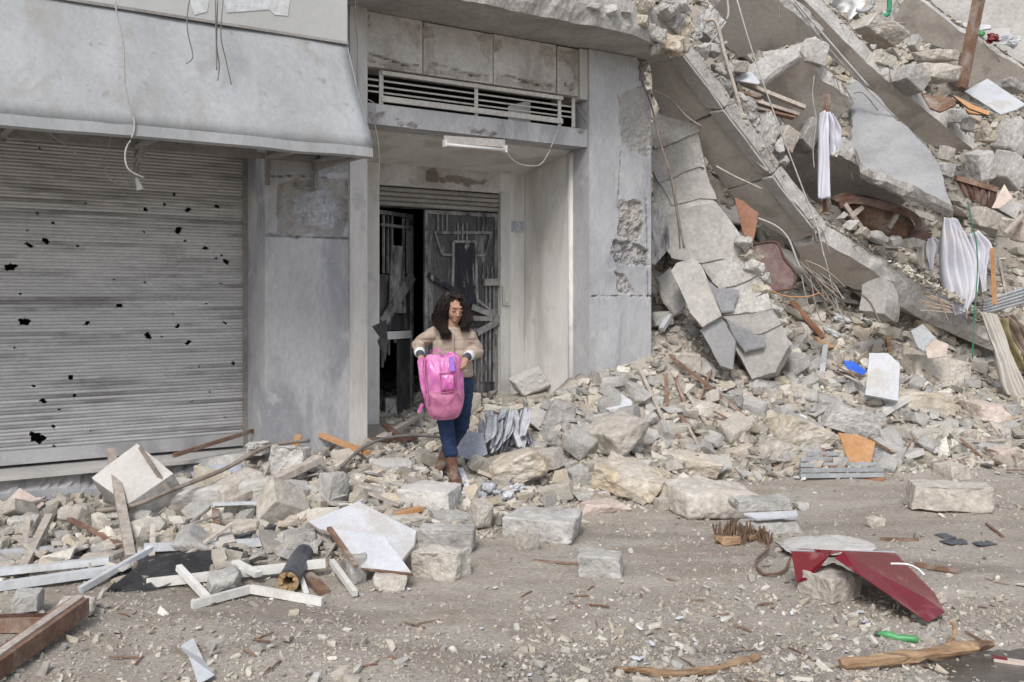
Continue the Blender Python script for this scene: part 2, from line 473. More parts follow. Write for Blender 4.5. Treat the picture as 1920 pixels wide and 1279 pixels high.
def cloth(name, left, right, material, rows=24, cols=14, folds=4, amp=.03, seed=1, parent=None, thick=.004, vdir=None):
    """cloth spanned between two edge lines, with folds in depth"""
    l = smoothpath(left, 8); r = smoothpath(right, 8)
    def samp(p, f):
        x = f * (len(p) - 1); i = min(int(x), len(p) - 2)
        return p[i] + (p[i + 1] - p[i]) * (x - i)
    V = []
    for i in range(rows + 1):
        a, b = samp(l, i / rows), samp(r, i / rows)
        dirn = np.array([0.1, -1, 0.15]) if vdir is None else np.array(vdir)
        for j in range(cols + 1):
            u = j / cols
            p = a + (b - a) * u
            w = math.sin(u * folds * 2 * math.pi + 1.6 * vn(np.array([i * .09, seed, 0.3]), 1, seed)) * amp
            w += amp * .9 * vn(np.array([u * 3.1, i / rows * 4.0, seed * 1.7]), 1, seed + 3)
            w -= amp * 1.2 * (2 * u - 1) ** 2
            V.append(p + dirn * w)
    Fc = []
    for i in range(rows):
        for j in range(cols):
            k = i * (cols + 1) + j
            Fc.append([k, k + 1, k + cols + 2, k + cols + 1])
    o = mk(name, V, Fc, material, parent, True)
    md = o.modifiers.new('thickness', 'SOLIDIFY'); md.thickness = thick
    return o
# ------------------------------------------------------------------ ground: street and rubble heap as one sheet
cps = []
def cp(px, py, Y): cps.append(tuple(W(px, py, Y)))
def cz(px, py, z): cps.append(tuple(W(px, py, (CAMZ - z) * F / (py - HY))))
for X in np.arange(-5, 9, 1.6):
    for Y in (1.5, 3.2, 4.6): cps.append((X, Y, 0.0))
for px in (350, 700, 1000, 1300, 1600, 1900): cz(px, 1110, 0.0)
for px in (1150, 1400, 1650, 1900): cz(px, 1010, 0.0)
for px in (1450, 1650, 1900): cz(px, 930, .015)
cz(100, 1150, .02); cz(250, 1000, .13); cp(0, 960, 6.95); cz(0, 1020, .11); cp(200, 950, 7.15)
cp(-250, 980, 6.3); cz(-250, 1150, .02)
cp(500, 890, 7.75); cp(600, 860, 8.05); cz(480, 1000, .13); cz(420, 1090, .02); cz(700, 1000, .12); cz(640, 1060, .03)
cp(700, 900, 7.7); cp(700, 845, 8.5); cp(848, 900, 8.05); cz(800, 960, .13); cz(860, 1040, .02)
cp(760, 805, 9.5); cp(900, 790, 10.0); cp(960, 745, 10.5); cp(1000, 830, 9.2); cp(1100, 700, 9.95); cp(1215, 690, 10.35)
cp(1100, 790, 9.3); cz(1000, 960, .03); cz(1200, 965, .02); cp(1200, 870, 8.75); cp(1200, 780, 9.7)
cz(1350, 925, .02); cp(1350, 810, 9.8); cp(1350, 700, 10.7); cp(1290, 630, 11.0)
cz(1500, 905, .02); cp(1500, 800, 10.2); cp(1500, 700, 11.1); cp(1500, 630, 11.9)
cz(1700, 893, .02); cp(1700, 800, 10.6); cp(1700, 710, 11.5); cp(1700, 610, 12.4)
cz(1900, 890, .02); cp(1900, 810, 10.6); cp(1900, 740, 11.6); cp(1900, 620, 12.9)
cp(2250, 880, 9.7); cp(2250, 780, 11.4); cp(2250, 640, 13.0); cp(2250, 450, 14.6); cp(2250, 250, 16)
cp(1420, 470, 12.6); cp(1600, 470, 13.3); cp(1850, 470, 14.0); cp(1900, 310, 15.0); cp(1650, 310, 14.7)
cp(1420, 220, 13.8); cp(1700, 110, 16.2); cp(1900, 60, 17.2); cp(1330, 40, 13.8)
for X in (0, 3, 6, 9, 12, 15): cps.append((X, 20, 8.6))
for X in (-8, -5, -2.5): cps.append((X, 12.0, .5)); cps.append((X, 15.0, .5))
CPA = np.array(cps)
def _tps(r): return np.where(r > 1e-6, r * r * np.log(r + 1e-9), 0)
_n = len(CPA)
_K = _tps(np.linalg.norm(CPA[:, None, :2] - CPA[None, :, :2], axis=2)) + np.eye(_n) * .02
_Pm = np.hstack([np.ones((_n, 1)), CPA[:, :2]])
_A = np.block([[_K, _Pm], [_Pm.T, np.zeros((3, 3))]])
_sol = np.linalg.solve(_A, np.concatenate([CPA[:, 2], np.zeros(3)]))
GX0, GX1, GY0, GY1, GS = -7.0, 13.0, 2.0, 20.0, 0.04
gx = np.arange(GX0, GX1 + 1e-6, GS); gy = np.arange(GY0, GY1 + 1e-6, GS)
GXX, GYY = np.meshgrid(gx, gy)
Z = _sol[-3] + _sol[-2] * GXX + _sol[-1] * GYY
for i in range(_n):
    Z += _sol[i] * _tps(np.hypot(GXX - CPA[i, 0], GYY - CPA[i, 1]))
tt, ss = ts(GXX, GYY)
inside = (tt < 3.25) & (ss > .15)
Z = np.where(inside, np.minimum(Z, .52 + .12 * np.clip(tt - 1, -1, 1.5)), Z)
shop = (tt < -.9) & (ss > 0.0)
Z = np.where(shop, np.minimum(Z, .2), Z)
Z = np.maximum(Z, 0.0)
heap = np.clip(Z / .12, 0, 1)
P3 = np.stack([GXX, GYY, 0 * GXX], -1)
Z = Z + heap * (.05 * fbm(P3, 1.6, 3, 3) + .028 * fbm(P3, 6.0, 5, 3)) + .018 * fbm(P3, 1.1, 9, 2) + .009 * fbm(P3, 6.0, 21, 3, .7)
# wet hollow at the lower right of the street
wet = np.exp(-(((GXX - 2.45) / .55) ** 2 + ((GYY - 4.62) / .36) ** 2))
Z = Z - .03 * wet
def gz(x, y):
    fx = np.clip((np.asarray(x, float) - GX0) / GS, 0, len(gx) - 1.001); fy = np.clip((np.asarray(y, float) - GY0) / GS, 0, len(gy) - 1.001)
    i, j = fx.astype(int), fy.astype(int); u, v = fx - i, fy - j
    return (Z[j, i] * (1 - u) + Z[j, i + 1] * u) * (1 - v) + (Z[j + 1, i] * (1 - u) + Z[j + 1, i + 1] * u) * v
def G(px, py, y0=3.2, y1=19.5):
    """where the sight line through a photo pixel meets the ground"""
    Ys = np.arange(y0, y1, .01)
    X = (px - CX) / F * Ys; zz = CAMZ - (py - HY) / F * Ys
    k = np.argmax(zz <= gz(X, Ys))
    if zz[k] > gz(X[k], Ys[k]): k = len(Ys) - 1
    return np.array([X[k], Ys[k], zz[k]])
nx, ny = len(gx), len(gy)
me = bpy.data.meshes.new('ground')
Vg = np.stack([GXX.ravel(), GYY.ravel(), Z.ravel()], 1)
idx = np.arange(nx * ny).reshape(ny, nx)
Fg = np.stack([idx[:-1, :-1], idx[:-1, 1:], idx[1:, 1:], idx[1:, :-1]], -1).reshape(-1, 4)
me.vertices.add(len(Vg)); me.vertices.foreach_set('co', Vg.ravel())
me.loops.add(Fg.size); me.loops.foreach_set('vertex_index', Fg.ravel())
me.polygons.add(len(Fg)); me.polygons.foreach_set('loop_start', np.arange(0, Fg.size, 4)); me.polygons.foreach_set('loop_total', np.full(len(Fg), 4))
me.polygons.foreach_set('use_smooth', np.ones(len(Fg), bool))
me.update(calc_edges=True); me.validate()
me.materials.append(M['dirt'])
gr = bpy.data.objects.new('ground', me); COL.objects.link(gr); tag(gr, kind='structure')
far = MB().add([(-400, -400, -.06), (400, -400, -.06), (400, 600, -.06), (-400, 600, -.06)], [(0, 1, 2, 3)]).build('street', 'dirt')
tag(far, kind='structure')
# wet mud patch
mv, mf = [], []
ring = 40
mv.append((2.45, 4.62, float(gz(2.45, 4.62)) + .016))
for q in range(1, 5):
    for k in range(ring):
        a = 2 * math.pi * k / ring
        rr = q / 4 * (1 + .25 * vn(np.array([math.cos(a) * 1.7, math.sin(a) * 1.7, 4.0]), 1.5, 8))
        x, y = 2.45 + .60 * rr * math.cos(a), 4.62 + .36 * rr * math.sin(a)
        mv.append((x, y, float(gz(x, y)) + .016 - .022 * (q / 4) ** 2))
for k in range(ring): mf.append([0, 1 + k, 1 + (k + 1) % ring])
for q in range(3):
    for k in range(ring):
        a, b = 1 + q * ring + k, 1 + q * ring + (k + 1) % ring
        mf.append([a, a + ring, b + ring, b])
tag(mk('wet_mud_patch', mv, mf, 'wet_mud', None, True), kind='structure')

# ------------------------------------------------------------------ helpers for chipped faces
def polydist(Q, poly):
    poly = np.array(poly, float); n = len(poly)
    d = np.full(len(Q), 1e9); ins = np.zeros(len(Q), bool)
    for i in range(n):
        a, b = poly[i], poly[(i + 1) % n]
        ab = b - a; w = Q - a
        h = np.clip((w @ ab) / (ab @ ab + 1e-12), 0, 1)
        d = np.minimum(d, np.linalg.norm(w - h[:, None] * ab, axis=1))
        c = ((a[1] > Q[:, 1]) != (b[1] > Q[:, 1])) & (Q[:, 0] < (b[0] - a[0]) * (Q[:, 1] - a[1]) / (b[1] - a[1] + 1e-12) + a[0])
        ins ^= c
    return np.where(ins, -d, d)

def relief(name, t0, t1, za, zb, s0, back, patches, parent, material='plaster', res=.014, seed=1, cracks=()):
    """wall face as a fine grid with spalled patches [(poly in (t,z), depth, colour)], closed to s0+back"""
    nt_, nz_ = max(2, int((t1 - t0) / res)), max(2, int((zb - za) / res))
    T, ZZ = np.meshgrid(np.linspace(t0, t1, nt_ + 1), np.linspace(za, zb, nz_ + 1))
    q = np.stack([T.ravel(), ZZ.ravel()], 1)
    q3 = np.stack([q[:, 0], q[:, 1], np.full(len(q), seed * 1.3)], 1)
    dep = .0025 * fbm(q3, 3.0, seed, 3)
    col = np.ones((len(q), 3))
    for poly, dd, cc in patches:
        sd = polydist(q, poly) + .022 * fbm(q3, 9, seed + 4, 3, .6)
        m = np.clip(-sd / .012, 0, 1)
        dep = dep + m * (dd + .95 * abs(dd) * fbm(q3, 15, seed + 7, 4, .65))
        col = col * (1 - m[:, None]) + np.array(cc) * m[:, None]
    for line, wdt in cracks:
        line = np.array(line)
        for a, b in zip(line[:-1], line[1:]):
            ab = b - a; w = q - a
            h = np.clip((w @ ab) / (ab @ ab + 1e-12), 0, 1)
            d = np.linalg.norm(w - h[:, None] * ab, axis=1) + .008 * vn(q3, 30, seed)
            m = np.clip(1 - d / wdt, 0, 1)
            dep = dep + m * .02; col = col * (1 - .5 * m[:, None])
    V = O0 + np.outer(q[:, 0], D) + np.outer(s0 + dep, NI) + np.outer(q[:, 1], UP)
    V = V.tolist(); C = col.tolist()
    ii = np.arange((nt_ + 1) * (nz_ + 1)).reshape(nz_ + 1, nt_ + 1)
    Fc = np.stack([ii[:-1, :-1], ii[:-1, 1:], ii[1:, 1:], ii[1:, :-1]], -1).reshape(-1, 4).tolist()
    b = len(V)
    V += [P(t0, s0 + back, za), P(t1, s0 + back, za), P(t1, s0 + back, zb), P(t0, s0 + back, zb)]; C += [[1, 1, 1]] * 4
    Fc.append(list(ii[0, ::-1]) + [b, b + 1]); Fc.append(list(ii[-1]) + [b + 2, b + 3])
    Fc.append(list(ii[:, 0]) + [b + 3, b]); Fc.append(list(ii[::-1, -1]) + [b + 1, b + 2]); Fc.append([b, b + 3, b + 2, b + 1])
    return mk(name, V, Fc, material, parent, False, np.array(C))

def fp(pts, s=0): return [FP(x, y, s) for x, y in pts]

# ------------------------------------------------------------------ the standing building
B = thing('damaged_building', 'standing grey building corner with shop shutter, dusty pillars and a forced metal entrance door', 'building', P(0, 0, 0))
rawc = (.80, .77, .73)
# pillar beside the shutter
relief('pillar', -.873, -.13, -.1, 4.6, 0, .46, [
    (fp([(520, 345), (560, 335), (655, 335), (657, 400), (640, 445), (520, 440), (515, 400)]), .022, rawc),
    (fp([(590, 290), (655, 285), (657, 330), (600, 322)]), .015, rawc),
    (fp([(555, 365), (610, 350), (640, 390), (630, 430), (560, 425), (548, 395)]), -.018, (.98, 1, 1.04)),
], B, seed=2, cracks=[(fp([(497, 440), (560, 444), (662, 447)]), .012), (fp([(658, 290), (662, 450)]), .01), (fp([(497, 330), (560, 328), (610, 333)]), .01)])
MB().box(-.128, .035, -.02, .42, -.1, 4.6).build('pillar_edge_strip', 'plaster_warm', B)
# pillar beside the ruin
MB().box(2.63, 3.33, .31, 1.2, 0, 4.2).build('pillar_core', 'plaster_blocks', B)
relief('pillar', 2.503, 3.335, .0, 4.21, 0, .295, [
    (fp([(1158, 375), (1205, 378), (1210, 430), (1195, 455), (1158, 440)]), .025, (.86, .80, .72)),
    (fp([(1150, 450), (1190, 455), (1218, 470), (1218, 500), (1160, 498), (1143, 475)]), .035, rawc),
    (fp([(1152, 505), (1175, 515), (1190, 550), (1158, 552)]), .025, rawc),
    (fp([(1160, 180), (1222, 150), (1222, 300), (1165, 275)]), .018, (.92, .88, .82)),
    (fp([(1195, 90), (1222, 88), (1222, 180), (1200, 150)]), .07, rawc),
], B, seed=5, cracks=[(fp([(1108, 556), (1222, 556)]), .008), (fp([(1165, 275), (1160, 375)]), .009), (fp([(1212, 370), (1216, 560)]), .014)])
MB().box(2.40, 2.50, .02, .5, 3.70, 4.205).build('pillar_corner_block', 'plaster_warm', B)
# recess: right return wall, back wall round the door, sloping soffit
MB().hexa([P(2.503, .30, -.1), P(2.62, .30, -.1), P(2.62, 1.3, -.1), P(2.503, 1.3, -.1),
           P(2.503, .30, 3.225), P(2.62, .30, 3.225), P(2.62, 1.3, 3.225), P(2.503, 1.3, 3.225)]).build('recess_side_wall', 'plaster_cream', B)
tube_pts = [P(2.507, .30, .0), P(2.507, .30, 3.2)]
MB().tube(tube_pts, .035, 10).build('plaster_corner', 'plaster_cream', B, True)
MB().box(2.185, 2.5, 1.14, 1.4, -.1, 3.1).build('door_side_wall', 'plaster_cream', B)
MB().box(2.176, 2.29, 1.115, 1.14, -.1, 2.86).build('door_jamb', 'plaster_warm', B)
MB().box(.0, .735, 1.14, 1.4, -.1, 3.1).build('door_side_wall', 'plaster_cream', B)
# header over the door with a scorched painted patch
relief('door_header', .735, 2.185, 2.84, 3.1, 1.14, .2, [
    (fp([(795, 318), (815, 312), (830, 330), (860, 328), (915, 338), (905, 350), (840, 345), (800, 340)], 1.14), .006, (.50, .46, .43))], B, 'plaster_blocks', seed=9)
MB().hexa([P(.03, .30, 3.205), P(2.5, .30, 3.205), P(2.5, 1.16, 3.055), P(.03, 1.16, 3.055),
           P(.03, .30, 3.4), P(2.5, .30, 3.4), P(2.5, 1.16, 3.4), P(.03, 1.16, 3.4)]).build('recess_soffit', 'plaster_cream', B)
# sill beam over the recess
relief('lintel', .035, 2.5, 3.225, 3.405, .03, .27, [
    (fp([(690, 205), (720, 215), (705, 235), (690, 232)], .03), .02, rawc), (fp([(745, 225), (790, 232), (785, 246), (750, 240)], .03), .02, rawc),
    (fp([(880, 240), (935, 250), (930, 258), (885, 252)], .03), .02, rawc), (fp([(1080, 242), (1100, 244), (1098, 256), (1085, 255)], .03), .015, rawc)], B, seed=12)
# stone blocks above the transom
for k, (a, b) in enumerate([(.0, .62), (.63, 1.38), (1.39, 2.13), (2.14, 2.399)]):
    relief('stone_block', a, b - .003, 3.73, 4.205 - .006 * (k % 2), .05 + .003 * (k % 3), .3, [
        ([(a + .02, 3.74), (b - .03, 3.74), (b - .05, 3.79 + .02 * k), (a + .3 * (b - a), 3.80), (a + .05, 3.83)], .016, (.88, .85, .82)),
        ([(b - .12, 4.0), (b - .02, 3.9), (b - .02, 4.19), (b - .2, 4.19)], .012, (.86, .83, .79)),
        ([(a, 4.05), (a + .12, 4.08), (a + .1, 4.19), (a, 4.19)], .014, (.86, .83, .79))], B, 'plaster_blocks', seed=30 + k,
        cracks=[([np.array((a + .1, 3.84)), np.array((a + .4 * (b - a), 3.82)), np.array((a + .7 * (b - a), 3.79)), np.array((b - .05, 3.80))], .012)])
# projecting slab over the entrance, broken at its right end
ps = [P(-.2, -.69, 4.21), P(1.6, -.69, 4.21), P(2.2, -.67, 4.22), P(2.75, -.55, 4.23), P(3.25, -.36, 4.22), P(3.5, -.1, 4.22), P(3.45, .5, 4.21), P(-.2, .5, 4.21)]
poly_slab('cornice_slab', ps, (0, 0, .34), 'concrete', B, jag=.035, step=.06, seed=4, rings=4, edge_mat='concrete_edge')
for k, (px, py, Y, w) in enumerate([(1252, 78, 10.0, .24), (1222, 62, 9.85, .20), (1262, 48, 10.1, .26), (1200, 45, 9.7, .16), (1170, 30, 9.5, .16), (1240, 25, 9.95, .24), (1278, 60, 10.2, .18), (1140, 20, 9.3, .13), (1110, 12, 9.15, .12), (1205, 15, 9.7, .2), (1275, 15, 10.1, .22), (1230, 92, 9.95, .13), (1262, 95, 10.1, .14)]):
    V, Fc = hull_mesh((w * 1.5, w, w * .8), 60 + k, cuts=4, boxy=.62, rough=.075)
    mk('broken_edge', V @ rotm(10, 12, 25 * k).T + W(px, py, Y), Fc, 'concrete_edge' if k % 3 else 'limestone', B)
# upper wall and the body of the house behind
MB().box(-6, .0, .48, .7, 2.9, 6.5).build('upper_wall', 'plaster_warm', B)
MB().box(.0, 3.33, .51, .7, 4.62, 7.5).build('upper_wall', 'plaster_warm', B)
MB().box(3.28, 3.33, 1.21, 6, 0, 7.5).build('party_wall', 'concrete', B)
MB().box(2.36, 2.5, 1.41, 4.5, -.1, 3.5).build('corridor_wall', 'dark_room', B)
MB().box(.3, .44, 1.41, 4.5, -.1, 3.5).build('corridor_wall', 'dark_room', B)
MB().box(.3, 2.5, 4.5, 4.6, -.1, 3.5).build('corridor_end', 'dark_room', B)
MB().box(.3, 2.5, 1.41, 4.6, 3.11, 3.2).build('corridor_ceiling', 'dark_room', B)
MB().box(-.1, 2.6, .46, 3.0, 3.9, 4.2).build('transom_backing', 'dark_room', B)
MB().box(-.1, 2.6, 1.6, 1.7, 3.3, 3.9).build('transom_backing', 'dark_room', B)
# transom grille
gl = MB().box(.02, 2.4, .12, .15, 3.41, 3.425).build('transom_grille', 'grille_paint', B)
def gbar(a, b, w=.035, h=.035): MB().bar(a, b, w, h).build('grille_bar', 'grille_paint', gl)
for px in (685, 715, 893, 1049, 1075):
    t, z = FP(px, 150, .12); gbar(P(t, .12, 3.425), P(t, .12, 3.735))
ta, tb = FP(713, 150, .12)[0], FP(1052, 150, .12)[0]
gbar(P(ta, .1, 3.70), P(tb, .1, 3.70)); gbar(P(ta, .1, 3.47), P(tb, .1, 3.47), .03, .05)
for z in (3.53, 3.58, 3.635):
    MB().tube([P(.03, .13, z), P(2.4, .13, z)], .009, 6).build('grille_rod', 'grille_paint', gl)

# ---- entrance door: rolled shutter above, two charred metal leaves
rs_ = MB().box(.735, 2.176, 1.17, 1.3, 2.63, 2.84).build('door_roller', 'charred_metal', B)
for k in range(4):
    z = 2.66 + k * .048
    MB().tube([P(.736, 1.165, z), P(2.175, 1.165, z)], .022, 8).build('roller_slat', 'dusty_steel', rs_)
def Z4(x, y): return 640 + x / 3.197, 300 + y / 3.197
def dleaf(parent, conv, mats=('charred_metal', 'ash_metal', 'charred_panel')):
    """decorated metal leaf; conv maps crop coordinates and an offset to world"""
    def bar(pts, w=.022, mt=1, off=0.0, nm='bar'):
        m = MB()
        for a, b in zip(pts[:-1], pts[1:]): m.bar(conv(*a, off), conv(*b, off), w, w * .8, NI)
        return m.build(nm, mats[mt], parent)
    for x in (578, 605, 632): bar([(x, 310), (x, 432)], .016)
    for x in (820, 848, 872): bar([(x, 310), (x, 430)], .016)
    bar([(555, 435), (903, 437)], .03)
    bar([(562, 437), (602, 566), (662, 570)], .024)
    bar([(900, 437), (862, 572), (800, 572)], .024)
    for x in (698, 726, 752): bar([(x, 378), (x, 488)], .017)
    pan = MB().hexa([conv(672, 495, -.012), conv(796, 495, -.012), conv(812, 872, -.012), conv(652, 872, -.012),
                     conv(672, 495, .004), conv(796, 495, .004), conv(812, 872, .004), conv(652, 872, .004)]).build('tapered_panel', mats[2], parent)
    bar([(662, 870), (668, 490), (800, 490), (812, 870)], .026, 1, -.01, 'panel_frame')
    MB().bar(conv(848, 733, -.03), conv(940, 733, -.03), .045, .075).build('lock_box', 'dusty_steel', parent)
    for x in (866, 890, 914, 936): bar([(x, 757), (x, 1330)], .02)
    for x in (850, 876, 902, 928): bar([(x, 640), (x, 715)], .016)
    m = MB()
    for a, b, w in (((945, 950), (770, 880), .06), ((945, 955), (700, 945), .05), ((945, 960), (800, 1035), .07), ((945, 945), (800, 840), .03)):
        m.bar(conv(*a, -.03), conv(*b, -.05), .012, w)
    m.build('torn_sheet', mats[1], parent)
    for x in (840, 800, 760, 720, 680, 640, 600, 560): bar([(x, 1010), (x, 1330)], .018)
    bar([(515, 690), (560, 720), (650, 770), (700, 790)], .05, 2, -.015)
# right leaf
lf = MB().box(1.275, 2.172, 1.20, 1.215, .3, 2.62).build('door_leaf', 'charred_metal', B)
for a, b in ((1.275, 1.31), (2.14, 2.172)): MB().box(a, b, 1.175, 1.199, .3, 2.62).build('frame', 'ash_metal', lf)
MB().box(1.311, 2.139, 1.175, 1.199, 2.58, 2.62).build('frame', 'ash_metal', lf)
def cvr(x, y, off=0):
    px, py = Z4(x, y); t, z = FP(px, py, 1.185); return P(t, 1.185 + off, z)
dleaf(lf, cvr)
# left leaf, pushed inward on its left hinge
hin = P(.75, 1.22, 0); ang = math.atan2(D[1], D[0]) + R(30)
ld = np.array([math.cos(ang), math.sin(ang), 0]); ln = np.array([-ld[1], ld[0], 0])
def LF(u, off, z): return hin + ld * u + ln * off + UP * z
def lbox(u0, u1, a, b, za, zb, nm, mt, par):
    return MB().hexa([LF(u0, a, za), LF(u1, a, za), LF(u1, b, za), LF(u0, b, za), LF(u0, a, zb), LF(u1, a, zb), LF(u1, b, zb), LF(u0, b, zb)]).build(nm, mt, par)
ll = lbox(0, .035, 0, .04, .35, 2.60, 'door_leaf', 'ash_metal', B)
lbox(.66, .70, 0, .04, .35, 2.60, 'frame', 'ash_metal', ll)
lbox(.036, .659, 0, .04, 2.56, 2.60, 'frame', 'ash_metal', ll)
lbox(.036, .659, 0, .04, 1.28, 1.36, 'cross_rail', 'white_plastic', ll)
lbox(.036, .659, .018, .024, 1.37, 1.95, 'sheet', 'charred_metal', ll)
lbox(.40, .659, .015, .022, .4, 1.27, 'sheet', 'charred_metal', ll)
for u in (.12, .2, .28, .5, .58): lbox(u, u + .022, .0, .02, 1.96, 2.55, 'bar', 'ash_metal', ll)
MB().hexa([LF(.2, -.02, 1.55), LF(.52, -.02, 1.55), LF(.46, -.02, 2.25), LF(.24, -.02, 2.25), LF(.2, -.005, 1.55), LF(.52, -.005, 1.55), LF(.46, -.005, 2.25), LF(.24, -.005, 2.25)]).build('tapered_panel', 'ash_metal', ll)
MB().bar(LF(.05, -.03, 1.45), LF(.64, -.03, 1.95), .02, .12).build('torn_sheet', 'ash_metal', ll)
MB().bar(LF(.05, -.02, 2.45), LF(.64, -.02, 2.45), .02, .03).build('bar', 'ash_metal', ll)
for u in (.1, .22, .34): lbox(u, u + .02, .0, .02, .9 + u, 1.28, 'bar', 'ash_metal', ll)
# hanging scrap of the left leaf
sc = solid_sheet('torn_door_scrap', [W(698, 612, 9.55), W(724, 600, 9.6), W(727, 640, 9.6), W(712, 632, 9.5), W(722, 678, 9.5), W(708, 640, 9.5)], [(0, 1, 2, 3), (3, 2, 4, 5)], 'charred_metal', .01, B)

# ---- step and threshold under the shop shutter
relief('shop_step', -6, -.873, -.1, .40, .10, .6, [
    ([(-3.2, .34), (-1.7, .30), (-1.2, .36), (-1.0, .41), (-3.2, .41)], .03, (.85, .82, .78))], B, res=.03, seed=17)
MB().box(-6, -.873, .06, .64, .402, .43).build('threshold', 'paleblock', B)
# ---- roller shutter with shrapnel holes
SH = .46
sh = MB().box(-6, -.875, SH - .03, SH + .03, .455, .56).build('roller_shutter', 'shutter_metal', B)
tag(sh, 'grey roller shutter riddled with shrapnel holes')
holes = []
def Z7(x, y): return x / 2.558, 400 + y / 2.558
for x, y, r in [(50, 258, 17), (117, 520, 17), (178, 1075, 25), (220, 133, 11), (147, 157, 9), (129, 147, 6), (373, 159, 6), (131, 81, 5), (572, 443, 11), (417, 527, 9),
                (708, 587, 13), (853, 542, 8), (901, 621, 10), (984, 168, 9), (856, 83, 10), (1083, 233, 12), (1064, 203, 6), (1036, 216, 5), (1077, 525, 7), (1118, 720, 8),
                (336, 787, 9), (207, 900, 10), (160, 828, 6), (354, 873, 6), (255, 1021, 7), (284, 942, 4), (257, 1115, 5), (97, 389, 5), (692, 330, 5), (549, 318, 4),
                (524, 349, 3), (988, 433, 5), (828, 482, 4), (954, 735, 4), (1007, 857, 4), (1057, 335, 4), (887, 132, 4), (68, 645, 5), (434, 1043, 4), (775, 593, 3),
                (440, 462, 3), (387, 809, 3), (604, 677, 3), (921, 900, 4), (1075, 977, 3), (178, 6, 4), (255, 46, 5), (350, 1130, 4), (1097, 806, 4), (690, 90, 4)]:
    t, z = FP(*Z7(x, y), SH); holes.append((t, z, r / 2.558 / F * 8.0 * 1.05))
for x, y, r in [(440, 1045, 5), (235, 1240, 14), (150, 1262, 10), (745, 1078, 10), (845, 1054, 7), (965, 1080, 12), (915, 1185, 14), (895, 1000, 7), (1115, 1062, 10), (203, 763, 5), (190, 1097, 6), (275, 1147, 6)]:
    t, z = FP(x / 2.743, y / 2.743, SH); holes.append((t, z, r / 2.743 / F * 8.0))
HOL = np.array(holes)
pitch = .0268
k = 0; z = .56
prof = [(0.0, 0.0), (.005, .006), (.013, .0085), (.021, .005), (.0262, .0)]
T0, T1, TS = -3.3, -.876, .011
tg = np.arange(T0, T1 + .001, TS)
while z < 2.90:
    V = []; idxs = {}
    q = np.array([(t, z + a, b) for a, b in prof for t in tg])
    ins = np.zeros(len(q), bool)
    sdir_ = q[:, 1] * 0
    for (ht, hz, hr) in HOL:
        a_ = np.arctan2(q[:, 1] - hz, q[:, 0] - ht)
        rr = hr * (1 + .28 * np.sin(2 * a_ + ht * 9) + .22 * np.sin(5 * a_ + hz * 13))
        d = np.hypot(q[:, 0] - ht, q[:, 1] - hz)
        m = d < rr
        ins |= m
        near = (d >= rr) & (d < rr + .012)
        q[near, 2] += .004 * np.sin(a_[near] * 3)
    nt_ = len(tg); npf = len(prof)
    keep = []
    for i in range(npf - 1):
        for j in range(nt_ - 1):
            v4 = (i * nt_ + j, i * nt_ + j + 1, (i + 1) * nt_ + j + 1, (i + 1) * nt_ + j)
            if ins[list(v4)].sum() >= 2: continue
            keep.append(v4)
    V = O0 + np.outer(q[:, 0], D) + np.outer(SH - q[:, 2], NI) + np.outer(q[:, 1], UP)
    mk('slat', V, keep, 'shutter_metal', sh)
    k += 1; z += pitch
MB().box(-6, -3.3, SH - .015, SH, .56, 2.95).build('shutter_curtain', 'shutter_metal', sh)
MB().box(-.905, -.874, SH - .05, SH - .02, .43, 2.95).build('guide_rail', 'dusty_steel', sh)
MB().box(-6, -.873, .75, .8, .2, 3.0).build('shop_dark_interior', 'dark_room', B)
MB().box(-6, -.42, .20, .44, 2.90, 3.2).build('shutter_box', 'dusty_steel', B)

# ------------------------------------------------------------------ awning
AW = thing('metal_awning', 'long dented pale metal awning hanging over the roller shutter', 'awning', P(-2, -.5, 2.83))
prof = [(-1.04, 2.83), (-1.01, 2.93), (-.93, 3.06), (-.82, 3.24), (-.71, 3.46), (-.64, 3.60), (-.59, 3.712)]
tg = np.linspace(-6, -.4225, 70)
V = []
for s_, z_ in prof:
    for t in tg:
        q3 = np.array([t, z_, 0.3]); V.append(P(t, s_ + .010 * vn(q3, 2.2, 4) + .004 * vn(q3, 7, 5), z_ + .006 * vn(q3, 3, 8) * (1 if z_ < 2.9 else 0)))
Fc = [[i * 70 + j, i * 70 + j + 1, (i + 1) * 70 + j + 1, (i + 1) * 70 + j] for i in range(len(prof) - 1) for j in range(69)]
solid_sheet('canopy_sheet', V, Fc, 'awning_metal', .004, AW, True)
MB().box(-6, -.423, -.60, -.575, 3.715, 4.9).build('sign_panel', 'awning_sign', AW)
MB().bar(P(-6, -.612, 3.714), P(-.423, -.612, 3.714), .014, .02).build('seam_trim', 'dusty_steel', AW)
V = []
for t in tg:
    w_ = .008 * vn(np.array([t, 0, 1.]), 3, 3)
    V.append(P(t, -1.045, 2.835 + w_)); V.append(P(t, -1.05, 2.765 + w_)); V.append(P(t, -1.0, 2.755 + w_))
Fc = []
for j in range(69): Fc += [[j * 3, j * 3 + 3, j * 3 + 4, j * 3 + 1], [j * 3 + 1, j * 3 + 4, j * 3 + 5, j * 3 + 2]]
solid_sheet('front_lip', V, Fc, 'awning_metal', .004, AW, False)
